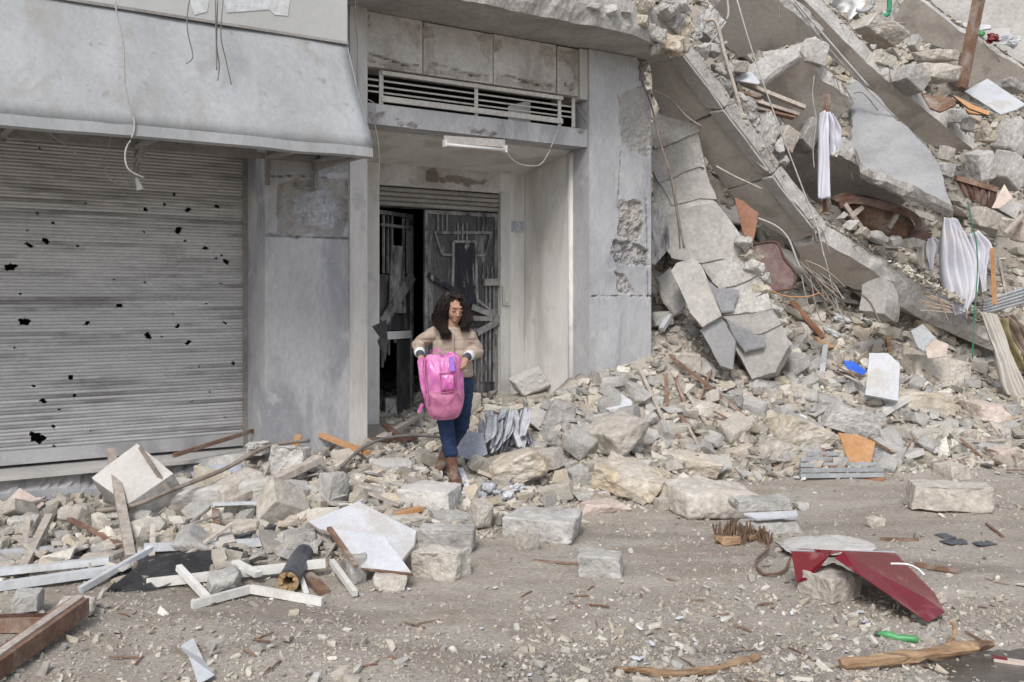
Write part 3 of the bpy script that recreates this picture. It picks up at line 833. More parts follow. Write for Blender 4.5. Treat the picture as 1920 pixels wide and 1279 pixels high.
# end cheek, return rail and braces
solid_sheet('end_cheek', [P(-.42, s_, z_) for s_, z_ in prof] + [P(-.42, -.59, 4.6), P(-.42, -.02, 4.6), P(-.42, -.02, 2.83)], [list(range(len(prof) + 3))], 'awning_metal', .006, AW)
MB().bar(P(-.44, -1.03, 2.80), P(-.44, .0, 2.80), .05, .05).build('end_rail', 'dusty_steel', AW)
MB().bar(P(-6, -.02, 2.86), P(-.46, -.02, 2.86), .04, .05).build('back_rail', 'dusty_steel', AW)
for px in (5, 255, 500, 590):
    t = FP(px, 285, -.03)[0]
    MB().bar(P(t, -.05, 2.62 if px > 250 else 2.8), P(t, -.05, 3.4), .035, .035, D).build('upright', 'dusty_steel', AW)
    MB().bar(P(t, -.05, 2.84), P(t - .05, -1.0, 2.80), .03, .03).build('brace', 'dusty_steel', AW)
    MB().bar(P(t - .25, -.95, 2.80), P(t + .02, -.06, 2.95), .025, .025).build('brace', 'dusty_steel', AW)
# pale remnants of the removed lettering on the sign panel
for k, pts in enumerate([[(355, 0), (392, 0), (388, 22), (365, 28)], [(420, 2), (470, -30), (545, -10), (540, 30), (515, 28), (505, 18), (425, 24)]]):
    solid_sheet('faded_patch', [FW(x, y, -.604) for x, y in pts], [list(range(len(pts)))], 'faded_paint', .0015, AW)

# ------------------------------------------------------------------ small fittings on the facade
lamp = thing('tube_lamp', 'dusty fluorescent tube lamp fixed under the entrance lintel', 'lamp', FW(890, 285, .02))
MB().hexa([FW(832, 254, .0), FW(947, 262, .0), FW(947, 276, .0), FW(832, 268, .0), FW(832, 254, .028), FW(947, 262, .028), FW(947, 276, .028), FW(832, 268, .028)]).build('housing', 'grille_paint', lamp)
MB().tube([FW(837, 271, -.03), FW(945, 281, -.03)], .014, 10).build('tube', 'white_plastic', lamp, True)
for px, py in ((834, 269), (947, 280)):
    MB().bar(FW(px, py - 7, -.02), FW(px, py + 6, -.02), .02, .05, NI).build('end_cap', 'white_plastic', lamp)
pl = thing('house_number_plate', 'small grey blue house number plate reading 2 beside the door', 'plate', FW(971, 424, 1.13))
ta, za = FP(961, 434, 1.12); tb, zb = FP(982, 415, 1.12)
MB().box(ta, tb, 1.125, 1.138, za, zb).build('plate', 'blue_plate', pl)
MB().box(ta, tb, 1.118, 1.1245, zb - .01, zb).build('rim', 'grille_paint', pl)
MB().box(ta, tb, 1.118, 1.1245, za, za + .01).build('rim', 'grille_paint', pl)
tm, zm = (ta + tb) / 2, (za + zb) / 2
dg = [(-.022, .022), (-.01, .034), (.012, .034), (.022, .02), (.018, .004), (-.022, -.034), (.026, -.034)]
m = MB()
for a, b in zip(dg[:-1], dg[1:]): m.bar(P(tm + a[0], 1.121, zm + a[1]), P(tm + b[0], 1.121, zm + b[1]), .006, .011, NI)
m.build('digit', 'white_plastic', pl)
ta, za = FP(942, 572, 1.10); tb, zb = FP(954, 537, 1.10)
it = thing('doorbell_panel', 'pale doorbell box on the wall right of the door', 'doorbell', P(ta, 1.1, za))
MB().box(ta, tb, 1.085, 1.113, za, zb).build('box', 'grille_paint', it)
MB().box(ta + .015, tb - .015, 1.075, 1.0845, za + .03, zb - .05).build('faceplate', 'plaster_warm', it)

# ------------------------------------------------------------------ loose cables
def cable(pts, r, mt, label, n=5):
    o = MB().tube(smoothpath(pts, n), r, 5).build('loose_cable', mt, None, True)
    return tag(o, label, 'cable', 'loose cables')
ca = lambda l, s: [FW(x / 2.743, y / 2.743, s) for x, y in l]
cable(ca([(590, 0), (605, 90), (635, 240), (642, 420), (665, 540), (690, 620), (685, 690), (645, 780), (660, 870), (740, 915)], -1.06), .006, 'cable_pale', 'long pale cable hanging over the awning down to the shutter')
cable(ca([(975, 0), (962, 90), (968, 180), (992, 290), (958, 328)], -.9), .004, 'cable_dark', 'short dark wire with a hooked end on the awning')
cable(ca([(1108, 0), (1112, 200), (1115, 360)], -.9), .005, 'cable_dark', 'left wire of the pair hanging down the awning middle')
cable(ca([(1120, 0), (1115, 230), (1128, 340), (1120, 415)], -.88), .004, 'cable_dark', 'middle wire of those hanging down the awning')
cable(ca([(1148, 0), (1136, 180), (1160, 300), (1190, 435)], -.9), .004, 'cable_dark', 'right wire curling outward down the awning')
cable(ca([(190, 640), (380, 780), (440, 840), (520, 840), (560, 760), (570, 680)], -.3), .004, 'cable_pale', 'looping wire under the left part of the awning')
cable(ca([(540, 830), (545, 890), (600, 945), (660, 940)], -.3), .004, 'cable_pale', 'thin wire sagging to the connector below the awning')
cable(ca([(1420, 740), (1422, 960), (1415, 1150)], -.12), .004, 'cable_pale', 'thin pull cord hanging before the left pillar')
cb = lambda l, s: [FW(640 + x / 3, y / 3, s) for x, y in l]
cable(cb([(80, 0), (78, 120), (92, 250), (90, 420), (95, 540)], -.25), .006, 'cable_pale', 'white cable hanging at the left end of the transom')
cable(cb([(150, 560), (190, 590), (185, 680), (205, 780), (215, 930), (205, 1020), (165, 1080), (175, 1150)], -.02), .005, 'cable_pale', 'white cable hanging from the transom past the left door jamb')
cable(cb([(925, 830), (950, 885), (1010, 925), (1110, 930), (1160, 870), (1190, 800), (1225, 705)], -.03), .005, 'cable_pale', 'slack white wire drooping beside the tube lamp')
cable(cb([(1330, 590), (1345, 640), (1380, 690), (1375, 640), (1320, 590)], .05), .004, 'cable_dark', 'tangled wire end at the right of the grille')
cable(cb([(1680, 350), (1700, 470), (1745, 600), (1790, 780), (1850, 1000), (1890, 1230), (1905, 1400)], -.05), .009, 'cable_dark', 'dark bent bar hanging from the cornice beside the right pillar')
con = thing('cable_connector', 'tangled lamp connector dangling below the awning before the shutter', 'connector', ca([(700, 960)], -.3)[0])
m = MB()
for k in range(14):
    a = ca([(735 + 8 * (k % 4), 740 + 6 * (k % 3)), (700 + 30 * math.sin(k * 2.1), 860), (690 + 22 * math.cos(k * 1.7), 940 + 20 * math.sin(k))], -.3 + .02 * math.sin(k * 3))
    m.tube(smoothpath(a, 4), .0025, 4)
m.build('wires', 'cable_pale', con)
MB().tube(ca([(700, 915), (722, 975)], -.3), [.012, .026], 8).build('socket', 'white_plastic', con)
# ------------------------------------------------------------------ the collapsed building
SLAB_EDGES = [(W(*z3(245, 190), 10.75), W(*z3(905, 1150), 11.5), NI)]
def eslab(e0, e1, poly, thick, label, vdown=.25, mat_='slab_soffit', conv=None, jag=.05, seed=1, edge='concrete_edge', name='concrete_slab', vdir=None, cat='slab'):
    cv = conv or (lambda x, y: (x, y))
    a = W(*cv(*e0[:2]), e0[2]); b = W(*cv(*e1[:2]), e1[2])
    v = (NI if vdir is None else np.array(vdir, float)) + np.array([0, 0, -vdown])
    n = np.cross(b - a, v)
    nu = n / np.linalg.norm(n); nu = nu if nu[2] > 0 else -nu
    SLAB_EDGES.append((a + nu * (thick + .0), b + nu * (thick + .0), v / np.linalg.norm(v)))
    return px_slab(name, [cv(*p) for p in poly], a, n, thick, mat_, label, cat, jag=jag, seed=seed, edge_mat=edge, group='fallen floor slabs' if name == 'concrete_slab' else None)

# long lower slab running down from the cornice: three cracked spans and a rough outer band
SL = thing('concrete_slab', 'long cracked floor slab slanting down from the broken cornice to the brown chair', 'slab', W(*z3(830, 1190), 11.4), 'fallen floor slabs')
_a, _b = W(*z3(205, 255), 10.7), W(*z3(890, 1165), 11.5)
_v = NI + np.array([0, 0, -.25]); _n = np.cross(_b - _a, _v); _n /= np.linalg.norm(_n)
for k, pl_ in enumerate([[(40, 290), (150, 270), (205, 250), (350, 440), (422, 535), (330, 575), (150, 655), (60, 470)],
                         [(155, 660), (335, 582), (428, 542), (560, 720), (668, 868), (600, 900), (430, 945), (330, 800), (200, 660)],
                         [(434, 952), (603, 908), (674, 876), (720, 940), (900, 1165), (765, 1210), (590, 1100)]]):
    px_slab('slab_piece', [z3(*p) for p in pl_], _a + _n * .012 * k, _n + D * .02 * (k - 1), .2, 'slab_soffit', parent=SL, jag=.018, seed=3 + k)
for k, pl_ in enumerate([[(140, 290), (200, 262), (345, 452), (405, 540), (330, 545)], [(345, 560), (412, 550), (548, 730), (650, 868), (600, 868)], [(608, 895), (662, 885), (710, 955), (880, 1165), (800, 1150)]]):
    px_slab('outer_band', [z3(*p) for p in pl_], _a - _n * .035, _n + D * .02 * (k - 1), .03, 'concrete', parent=SL, jag=.012, step=.05, seed=30 + k, edge_mat='concrete')
# continuation of it, next span down
eslab((905, 180, 11.5), (1540, 500, 12.2), [(770, 222), (905, 190), (1080, 290), (1250, 385), (1420, 465), (1545, 520), (1500, 560), (1300, 500), (1080, 440), (900, 370), (800, 310)], .24,
      'grey slab span continuing downhill under the curved wooden furniture', .3, conv=z5, seed=5)
# lowest beam over the heap
eslab((1240, 440, 11.1), (1760, 735, 11.9), [(1085, 545), (1240, 480), (1420, 590), (1600, 670), (1765, 740), (1775, 860), (1640, 800), (1500, 720), (1350, 660), (1200, 610)], .3,
      'lowest slab with bent rebar at its end, just above the loose rubble', .1, conv=z5, seed=7, mat_='concrete', vdir=(-.45, .7, .35))
px_slab('concrete_slab', [z5(*p) for p in [(1100, 400), (1210, 370), (1240, 480), (1220, 560), (1090, 540)]], W(*z5(1150, 470), 11.15), (-.6, -.75, .2), .5, 'concrete', 'squared broken end block of the lowest slab', 'slab', seed=8)
# large pale slab tipped toward the street
px_slab('concrete_slab', [z3(*p) for p in [(1015, 425), (1080, 395), (1180, 470), (1280, 590), (1420, 700), (1480, 800), (1525, 930), (1558, 1025), (1400, 950), (1230, 880), (1110, 830), (1085, 780), (1050, 660), (1055, 540)]],
        W(*z3(1250, 700), 11.9), (-.20, -.62, .75), .2, 'slab_top', 'large pale slab tipped face up beside the hanging white trousers', 'slab', seed=9, jag=.05)
# long slab from the top down to the right
eslab((800, 0, 12.6), (1660, 740, 13.4), [(690, -40), (800, -20), (960, 140), (1130, 310), (1400, 530), (1665, 745), (1590, 765), (1430, 720), (1290, 600), (1130, 450), (960, 290), (830, 130)], .26,
      'longest slanting slab running from the top edge down past the pale tipped slab', .3, conv=z3, seed=11)
# upper smooth soffit
eslab((640, -60, 12.2), (880, 190, 12.5), [(395, -60), (640, -70), (760, 40), (885, 175), (800, 225), (640, 265), (490, 292), (400, 210), (385, 80)], .26,
      'smooth beige slab underside with a thin crack at the top, right of the cornice', .5, conv=z3, seed=13)
eslab((800, 265, 12.0), (1050, 515, 12.3), [(545, 365), (620, 300), (800, 255), (930, 390), (1060, 520), (1000, 600), (900, 720), (760, 690), (680, 560), (600, 440)], .22,
      'folded slab with a shadowed underside above the white trousers', .6, conv=z3, seed=15)
# shadowed slab behind the trousers
eslab((890, 760, 11.9), (1340, 1010, 12.4), [(655, 810), (890, 755), (1010, 770), (1200, 900), (1345, 1010), (1260, 1060), (1060, 1000), (960, 990), (880, 1010), (760, 930)], .25,
      'shadowed rough slab lying behind the lower trouser leg', .2, conv=z3, seed=17, mat_='concrete')
# top right slabs
eslab((1380, 0, 14.6), (1930, 350, 15.2), [(1240, 130), (1330, -20), (1400, 0), (1640, 180), (1930, 350), (1960, 470), (1620, 440), (1600, 270), (1420, 210), (1250, 160)], .22,
      'broad beige slab leaning behind the upright wooden post', .9, conv=z3, seed=19)
px_slab('concrete_slab', [z3(*p) for p in [(1390, -40), (2100, -120), (2150, 260), (1930, 330), (1800, 250), (1640, 150)]], W(*z3(1700, 80), 16.2), (-.35, -.85, .25), .25, 'concrete',
        'mottled dark slab filling the top right corner', 'slab', seed=21)
px_slab('concrete_slab', [z3(*p) for p in [(540, 350), (610, 290), (790, 250), (800, 280), (690, 345), (625, 400), (560, 410)]], W(*z3(680, 330), 11.85), (-.2, -.8, .55), .12, 'concrete_edge', 'broken front lip of the folded slab', 'slab', seed=22)

# ---- broken blocks caught between the slabs
def zrock(name, box, Y, label, conv=z3, mt='greystone', dz=.8, rot=(0, 0, 0), seed=1, cuts=4, boxy=.85, rough=.03, group='blocks caught between the slabs', cat='block', extra=8):
    (x0, y0), (x1, y1) = conv(*box[:2]), conv(*box[2:])
    w = (x1 - x0) / F * Y; h = (y1 - y0) / F * Y
    V, Fc = hull_mesh((w, dz * max(w, h), h), seed, extra, boxy, cuts, rough)
    V = V @ rotm(*rot).T
    sx = w / (V[:, 0].max() - V[:, 0].min()); sz = h / (V[:, 2].max() - V[:, 2].min())
    V[:, 0] *= sx; V[:, 2] *= sz
    V = V - (V.max(0) + V.min(0)) / 2
    return tag(mk(name, V + W((x0 + x1) / 2, (y0 + y1) / 2, Y), Fc, mt), label, cat, group)
zr = [((0, 60, 250, 280), 10.3, 'limestone', 'rounded broken knob of concrete at the tip of the cornice', 0),
      ((270, 40, 420, 220), 12.0, 'concrete_edge', 'grey rubble lump between cornice and beige slab', 20),
      ((805, 195, 940, 335), 12.1, 'paleblock', 'pale squared block wedged under the beige slab corner', 10),
      ((1255, 330, 1440, 475), 13.0, 'greystone', 'grey block lying on the longest slab', 30),
      ((1330, 310, 1590, 420), 13.3, 'beigestone', 'flat beige slab piece below the wooden post', 0),
      ((1365, 245, 1585, 320), 13.7, 'beigestone', 'thin upper plate of the stack by the wooden post', -5),
      ((1340, 165, 1420, 260), 13.8, 'greystone', 'tilted grey shard above the plates by the post', 30),
      ((1120, 250, 1280, 345), 13.2, 'beigestone', 'rough lump on the longest slab near its top', 15),
      ((1000, 90, 1330, 240), 14.2, 'beigestone', 'broad crumbled mass of mortar on the upper slope', 20),
      ((1490, 725, 1570, 810), 12.6, 'beigestone', 'small squared stone right of the pale tipped slab', 5),
      ((1620, 740, 1770, 915), 12.6, 'greystone', 'grey block standing at the foot of the longest slab', -15),
      ((1760, 590, 1930, 810), 13.2, 'greystone', 'large grey beam end leaning at the right edge', 25),
      ((1740, 740, 1930, 960), 12.7, 'concrete', 'chunky concrete block below the beam end at the right edge', 30),
      ((1675, 640, 1785, 715), 13.0, 'limestone', 'rounded yellowish stone above the right hand blocks', 0),
      ((1770, 400, 1930, 470), 14.3, 'greystone', 'rough grey stone behind the white board at the right', 10),
      ((1540, 540, 1640, 620), 13.2, 'greystone', 'shadowed block under the split brown boards', 0),
      ((420, 470, 500, 570), 11.5, 'greystone', 'small stone resting on the long lower slab', 20),
      ((540, 560, 700, 780), 11.6, 'concrete_edge', 'crumbled concrete beam piece on the long lower slab', 35),
      ((660, 620, 800, 770), 11.7, 'beigestone', 'flat beige flake beside the crumbled beam piece', 30),
      ((770, 590, 895, 760), 11.9, 'concrete', 'curved grey chunk left of the white trousers', 40),
      ((420, 300, 540, 370), 11.7, 'beigestone', 'rubble knob under the beige slab', 0),
      ((1640, 1030, 1800, 1150), 12.3, 'beigestone', 'rounded rubble lump above the hanging sheet', 10),
      ((1780, 1080, 1870, 1190), 12.3, 'beigestone', 'stone to the right of the hanging sheet', 0),
      ((1860, 1100, 1930, 1210), 12.2, 'pinkstone', 'brownish stone at the right edge above the rods', 0),
      ((1480, 810, 1570, 890), 12.4, 'greystone', 'grey stone beside the tip of the pale slab', 10),
      ((1600, 590, 1670, 660), 13.0, 'greystone', 'square dark grey cube among the stones at the right', 12)]
for k, (bx, Y, mt, lb, ry) in enumerate(zr):
    zrock('broken_block', bx, Y, lb, mt=mt, rot=(8, ry, 25), seed=200 + k, rough=.05 if mt in ('concrete_edge', 'limestone') else .03)
# chunks on the upper edge strip of the long lower slab
for k in range(16):
    f = k / 15
    x, y = 270 + f * 420 + 30 * math.sin(k * 5.1), 150 + f * 640 + 25 * math.cos(k * 3.3)
    w = 60 + 40 * abs(math.sin(k * 2.3))
    zrock('mortar_lump', (x - w / 2, y - w / 2, x + w / 2, y + w * .45), 11.25 + .35 * f, ['first', 'second', 'third', 'fourth', 'fifth', 'sixth', 'seventh', 'eighth', 'ninth', 'tenth', 'eleventh', 'twelfth', 'thirteenth', 'fourteenth', 'fifteenth', 'sixteenth'][k] + ' mortar lump from the cornice down the long lower slab', mt='concrete_edge',
          rot=(20, 30 + 20 * math.sin(k), 40 * k), seed=260 + k, cuts=3, boxy=.65, rough=.06, group='mortar lumps on the long slab', cat='lump')

# ---- leaning wall of squared blocks
LW = thing('leaning_wall', 'leaning remnant of a plastered block wall right of the pillar', 'wall', G(1420, 655))
def Z6(x, y): return 1200 + x / 4.264, 380 + y / 4.264
def Z4b(x, y): return 1200 + x / 3.553, 60 + y / 3.553
wall_n = np.array([-.30, -.93, .22]); wall_p = W(1380, 560, 10.75)
blocks = [
    ('greystone', [Z4b(70, 660), Z4b(150, 470), Z4b(300, 460), Z4b(390, 660), Z4b(250, 720), Z4b(100, 770)], 0),
    ('concrete', [Z4b(60, 830), Z4b(310, 725), Z4b(360, 790), Z4b(420, 900), Z4b(390, 895), Z4b(210, 970), Z4b(130, 1000)], 1),
    ('concrete', [Z4b(140, 1000), Z4b(395, 900), Z4b(480, 1060), Z4b(500, 1110), Z4b(400, 1105), Z4b(215, 1150)], 2),
    ('concrete', [Z6(110, 160), Z6(290, 80), Z6(600, 0), Z6(850, 350), Z6(690, 440), Z6(500, 465), Z6(260, 440)], 3),
    ('concrete_edge', [Z6(500, 500), Z6(700, 450), Z6(865, 380), Z6(935, 570), Z6(840, 625), Z6(640, 690), Z6(580, 640)], 4),
    ('concrete_edge', [Z6(600, 700), Z6(780, 650), Z6(945, 590), Z6(1005, 700), Z6(880, 780), Z6(760, 810), Z6(640, 800)], 5),
    ('concrete_edge', [Z6(620, 830), Z6(780, 810), Z6(1010, 730), Z6(1040, 850), Z6(900, 880), Z6(680, 900)], 6),
    ('concrete', [Z6(670, 910), Z6(900, 885), Z6(1050, 860), Z6(1120, 970), Z6(960, 1045), Z6(780, 1030)], 7),
    ('concrete', [Z6(700, 1060), Z6(960, 1050), Z6(1130, 985), Z6(1185, 1150), Z6(1080, 1350), Z6(900, 1400)], 8)]
for mt, poly, k in blocks:
    _c = np.mean(poly, 0); poly = [tuple(_c + (np.array(q) - _c) * 1.06) for q in poly]
    nn = wall_n / np.linalg.norm(wall_n)
    poly_slab('stone_block', [onplane(x, y, wall_p + nn * .014 * math.sin(k * 2.1), nn) for x, y in poly], -nn * .38, mt, LW, jag=.014, step=.05, seed=40 + k, edge_mat='concrete_edge')
nn = wall_n / np.linalg.norm(wall_n)
poly_slab('wall_core', [onplane(*q, wall_p - nn * .03, nn) for q in [Z4b(80, 700), Z4b(150, 480), Z4b(300, 470), Z4b(390, 680), Z4b(440, 920), Z6(600, 10), Z6(850, 360), Z6(925, 560), Z6(1000, 710), Z6(1040, 850), Z6(1110, 960), Z6(1170, 1150), Z6(1060, 1340), Z6(900, 1380), Z6(700, 1050), Z6(600, 700), Z6(480, 500), Z6(250, 440), Z6(120, 160), Z4b(70, 840)]], -nn * .3, 'concrete_edge', LW, jag=.03, step=.05, seed=49)
# crumbled right hand edge of the wall
for k, (x, y, w) in enumerate([(820, 330, 110), (880, 430, 120), (900, 520, 90), (950, 620, 120), (985, 700, 90), (1010, 790, 110), (1050, 880, 100), (1095, 960, 110), (1140, 1050, 110), (1130, 1130, 100)]):
    V, Fc = hull_mesh((w / 4.264 / F * 10.8 * 1.2, .28, w / 4.264 / F * 10.8), 820 + k, 8, .6, 4, .07)
    V = V @ rotm(0, 35, 20 * k).T
    mk('broken_edge', V - (V.max(0) + V.min(0)) / 2 + W(*Z6(x, y), 10.78 + .05 * math.sin(k * 3)), Fc, ['concrete_edge', 'limestone', 'paleblock'][k % 3], LW)
# grey plaster still stuck to the lower blocks
for k, pts in enumerate([[(520, 600), (620, 690), (780, 700), (740, 860), (650, 890)], [(690, 930), (770, 980), (900, 1050), (990, 1060), (980, 1150), (840, 1190), (760, 1080)]]):
    nn = wall_n / np.linalg.norm(wall_n)
    poly_slab('plaster_skin', [onplane(*Z6(*q), wall_p + nn * .07, nn) for q in pts], -nn * .03, 'slate_plaster', LW, jag=.02, step=.03, seed=70 + k)
px_slab('bluish_sheet_panel', [Z6(*p) for p in [(92, 0), (150, 0), (230, 200), (235, 360), (120, 500), (95, 480)]], W(1235, 440, 10.6), (.5, -.85, .1), .02, 'ash_metal', 'smeared blue grey sheet standing in the gap beside the pillar', 'sheet', jag=.006, seed=3, edge_mat='ash_metal')
LP = thing('leaning_post', 'smooth pale concrete post with a rust stain leaning on the block wall', 'post', G(1350, 660))
px_slab('shaft', [Z6(*p) for p in [(245, 540), (290, 480), (430, 430), (500, 520), (655, 905), (500, 1000), (400, 880)]], W(1290, 540, 10.45), (-.25, -.95, .15), .22, 'concrete', parent=LP, jag=.008, seed=5)
px_slab('base_piece', [Z6(*p) for p in [(480, 1015), (650, 920), (760, 1110), (740, 1330), (640, 1300)]], W(1330, 620, 10.40), (-.25, -.95, .15), .22, 'slab_top', parent=LP, jag=.01, seed=6)
px_slab('broken_sheeting', [Z6(*p) for p in [(130, 600), (250, 545), (380, 850), (280, 920), (200, 800)]], W(1250, 550, 10.9), (.2, -.95, .25), .06, 'greystone', 'broken grey sheeting in the shadow left of the leaning post', 'sheeting', seed=7)

# ------------------------------------------------------------------ belongings in the ruin
tr = thing('white_trousers', 'white trousers hanging over an upright wooden stick in the ruin', 'trousers', W(1550, 372, 11.6))
zz = lambda l, Y: [W(*z3(x, y), Y) for x, y in l]
cloth('trouser_leg', zz([(905, 560), (897, 640), (897, 760), (893, 880), (890, 992)], 11.55), zz([(945, 555), (950, 640), (955, 760), (962, 880), (960, 990)], 11.55), 'cloth_white', folds=1.5, amp=.035, seed=4, parent=tr)
cloth('trouser_leg', zz([(935, 558), (945, 620), (950, 690), (950, 740), (952, 775)], 11.60), zz([(965, 565), (998, 630), (1012, 690), (1008, 730), (990, 765)], 11.60), 'cloth_white', folds=1.2, amp=.04, seed=6, parent=tr)
cloth('pocket', zz([(950, 765), (955, 775), (965, 782)], 11.58), zz([(1000, 745), (998, 762), (985, 785)], 11.58), 'cloth_grey', rows=6, cols=6, folds=1, amp=.02, seed=9, parent=tr)
o = MB().bar(W(*z3(933, 470), 11.66), W(*z3(930, 1060), 11.72), .07, .05, NI).build('wooden_stick', 'wood_brown'); tag(o, 'upright brown wooden stick carrying the white trousers', 'stick')
hs_ = thing('hanging_sheet', 'torn white bed sheet draped down the rubble at the right', 'sheet', W(1800, 590, 11.6))
y5 = lambda l, Y: [W(*z5(x, y), Y) for x, y in l]
cloth('sheet_panel', y5([(1525, 70), (1520, 200), (1530, 340), (1555, 460), (1590, 560)], 11.7), y5([(1580, 85), (1640, 180), (1690, 300), (1680, 440), (1625, 555)], 11.7), 'cloth_white', 36, 26, 4.5, .055, 3, hs_)
cloth('sheet_panel', y5([(1640, 160), (1665, 230), (1690, 300), (1700, 380), (1720, 450)], 11.75), y5([(1700, 135), (1770, 215), (1740, 290), (1728, 370), (1730, 440)], 11.75), 'cloth_white', 26, 16, 3, .05, 7, hs_)
cu = tag(cloth('grey_curtain', y5([(1710, 545), (1745, 640), (1780, 760), (1815, 900), (1840, 960)], 11.35), y5([(1790, 560), (1820, 650), (1870, 780), (1930, 900), (1990, 1000)], 11.35), 'cloth_grey', 36, 22, 5, .04, 11), 'long grey curtain trailing down over the lowest slab at the right', 'curtain')
tag(cloth('patterned_carpet', y5([(1780, 570), (1800, 640), (1850, 740), (1880, 830)], 11.75), y5([(1850, 590), (1870, 680), (1890, 760), (1935, 850)], 11.75), 'cloth_olive', 20, 12, 2, .05, 13), 'olive patterned carpet behind the grey curtain', 'carpet')
tag(cloth('brown_blanket', y5([(1810, 565), (1860, 640), (1900, 720), (1935, 790)], 11.85), y5([(1860, 560), (1930, 620), (1990, 700), (2000, 780)], 11.85), 'cloth_brown', 20, 12, 3, .06, 15), 'brown rolled blanket at the right edge behind the carpet', 'blanket')
tag(cloth('cream_cloth', y5([(1440, 180), (1430, 230), (1440, 290), (1450, 340)], 11.9), y5([(1475, 170), (1510, 225), (1480, 270), (1465, 330)], 11.9), 'cloth_white', 14, 10, 2, .04, 17), 'cream cloth scrap below the curved furniture', 'cloth')
tag(cloth('beige_cloth', y5([(1390, 200), (1385, 260), (1400, 320)], 11.95), y5([(1440, 190), (1430, 260), (1440, 340)], 11.95), 'cloth_grey', 14, 10, 2, .04, 18), 'beige cloth crumpled left of the cream scrap', 'cloth')

# curved wooden bed head
fu = thing('curved_headboard', 'dark wooden bed headboard with a curved rim crushed between the slabs', 'furniture', W(1630, 430, 12.0))
rim = smoothpath([W(*z3(x, y), 12.05) for x, y in [(975, 1015), (1040, 990), (1130, 1000), (1240, 1030), (1330, 1060), (1385, 1100), (1405, 1150), (1395, 1200)]], 6)
m = MB()
for a, b in zip(rim[:-1], rim[1:]): m.bar(a, b, .24, .085, (0.1, -.3, 1))
m.build('rim', 'wood_dark', fu)
pts = rim[4:] + [W(*z3(1300, 1190), 12.12), W(*z3(1150, 1150), 12.12), W(*z3(1040, 1090), 12.12)]
solid_sheet('panel', [p + NI * .08 for p in pts], [list(range(len(pts)))], 'wood_brown', .02, fu)
for a, b in (((1050, 1085), (1110, 1035)), ((1020, 1020), (1110, 1145)), ((1240, 1140), (1290, 1060))):
    MB().bar(W(*z3(*a), 11.95), W(*z3(*b), 12.0), .05, .05).build('strut', 'wood_grey', fu)
for k, (x, y, w) in enumerate([(1050, 1125, 80), (1110, 1165, 90), (1190, 1185, 100), (1270, 1205, 90), (1340, 1215, 80), (1380, 1215, 70), (1010, 1080, 60)]):
    zrock('rubble_lump', (x - w / 2, y - w * .35, x + w / 2, y + w * .35), 11.85, ['small pale lump', 'beige lump', 'wide grey lump', 'rough beige lump', 'grey lump', 'last lump on the right', 'first lump on the left'][k] + ' in front of the curved headboard', mt=['paleblock', 'beigestone', 'greystone'][k % 3], rot=(15, 20 * k, 30), seed=860 + k, cuts=3, boxy=.7, rough=.05, group='lumps before the headboard', cat='lump')
# leather chair back
ch = thing('chair_back', 'scuffed brown leather chair back lying against the leaning wall', 'chair', W(1450, 545, 10.95))
poly = smoothpath([W(*Z6(x, y), 11.0) for x, y in [(890, 340), (1010, 315), (1100, 330), (1150, 450), (1230, 550), (1240, 620), (1200, 690), (1110, 705), (1010, 730), (960, 620), (900, 480), (890, 340)]], 5)[:-1]
poly_slab('upholstery', poly, NI * .09, 'leather', ch, jag=.006, step=.06, seed=3)
MB().tube([p - NI * .005 for p in poly] + [poly[0] - NI * .005], .013, 6).build('piping', 'wood_dark', ch, True)
o = px_slab('rust_brown_board', [Z6(*p) for p in [(755, -40), (830, -10), (945, 80), (905, 300), (880, 335), (820, 230), (790, 100)]], W(1400, 410, 10.95), (-.3, -.9, .3), .02, 'rust_panel', 'rust brown board standing behind the leaning wall', 'board', jag=.008, seed=4, edge_mat='wood_brown')
o = MB().bar(W(*z3(1700, -40), 13.4), W(*z3(1605, 440), 13.4), .14, .10, NI).build('wooden_post', 'wood_brown'); tag(o, 'tall reddish brown wooden post leaning at the top right', 'post')
px_slab('white_board', [z3(*p) for p in [(1622, 455), (1735, 392), (1925, 520), (1880, 545), (1800, 570)]], W(*z3(1770, 480), 13.6), (-.15, -.55, .8), .02, 'white_board', 'white laminated board lying flat at the upper right', 'board', jag=.004, edge_mat='white_board')
for k, (pl_, lb) in enumerate([([(1410, 470), (1560, 490), (1580, 520), (1500, 560), (1450, 540)], 'split brown board under the plates by the post'), ([(1560, 475), (1750, 560), (1740, 575), (1640, 540)], 'long brown lath pointing right below the post'), ([(1630, 545), (1700, 550), (1740, 575), (1640, 565)], 'short orange brown board under the lath')]):
    px_slab('wooden_board', [z3(*p) for p in pl_], W(*z3(pl_[0][0], pl_[0][1]), 12.9), (-.2, -.8, .5), .03, 'wood_orange' if k else 'wood_brown', lb, 'board', jag=.006, seed=k, edge_mat='wood_brown')
px_slab('beige_cardboard', [z3(*p) for p in [(1755, 1040), (1820, 920), (1862, 990), (1800, 1040)]], W(*z3(1800, 990), 12.4), (-.3, -.9, .3), .015, 'pinkstone', 'pinkish beige cardboard sheet above the hanging sheet', 'cardboard', jag=.005, edge_mat='pinkstone')
wd = thing('broken_cabinet', 'broken dark brown slatted cabinet among the blocks at the right', 'cabinet', W(1845, 380, 12.4))
for k in range(5):
    MB().bar(W(*z3(1590 + k * 45, 885 + k * 14), 12.5), W(*z3(1640 + k * 28, 985 + k * 14), 12.45), .10, .03, NI).build('slat', 'wood_dark', wd)
MB().bar(W(*z3(1575, 890), 12.48), W(*z3(1780, 950), 12.48), .09, .06).build('rail', 'wood_brown', wd)
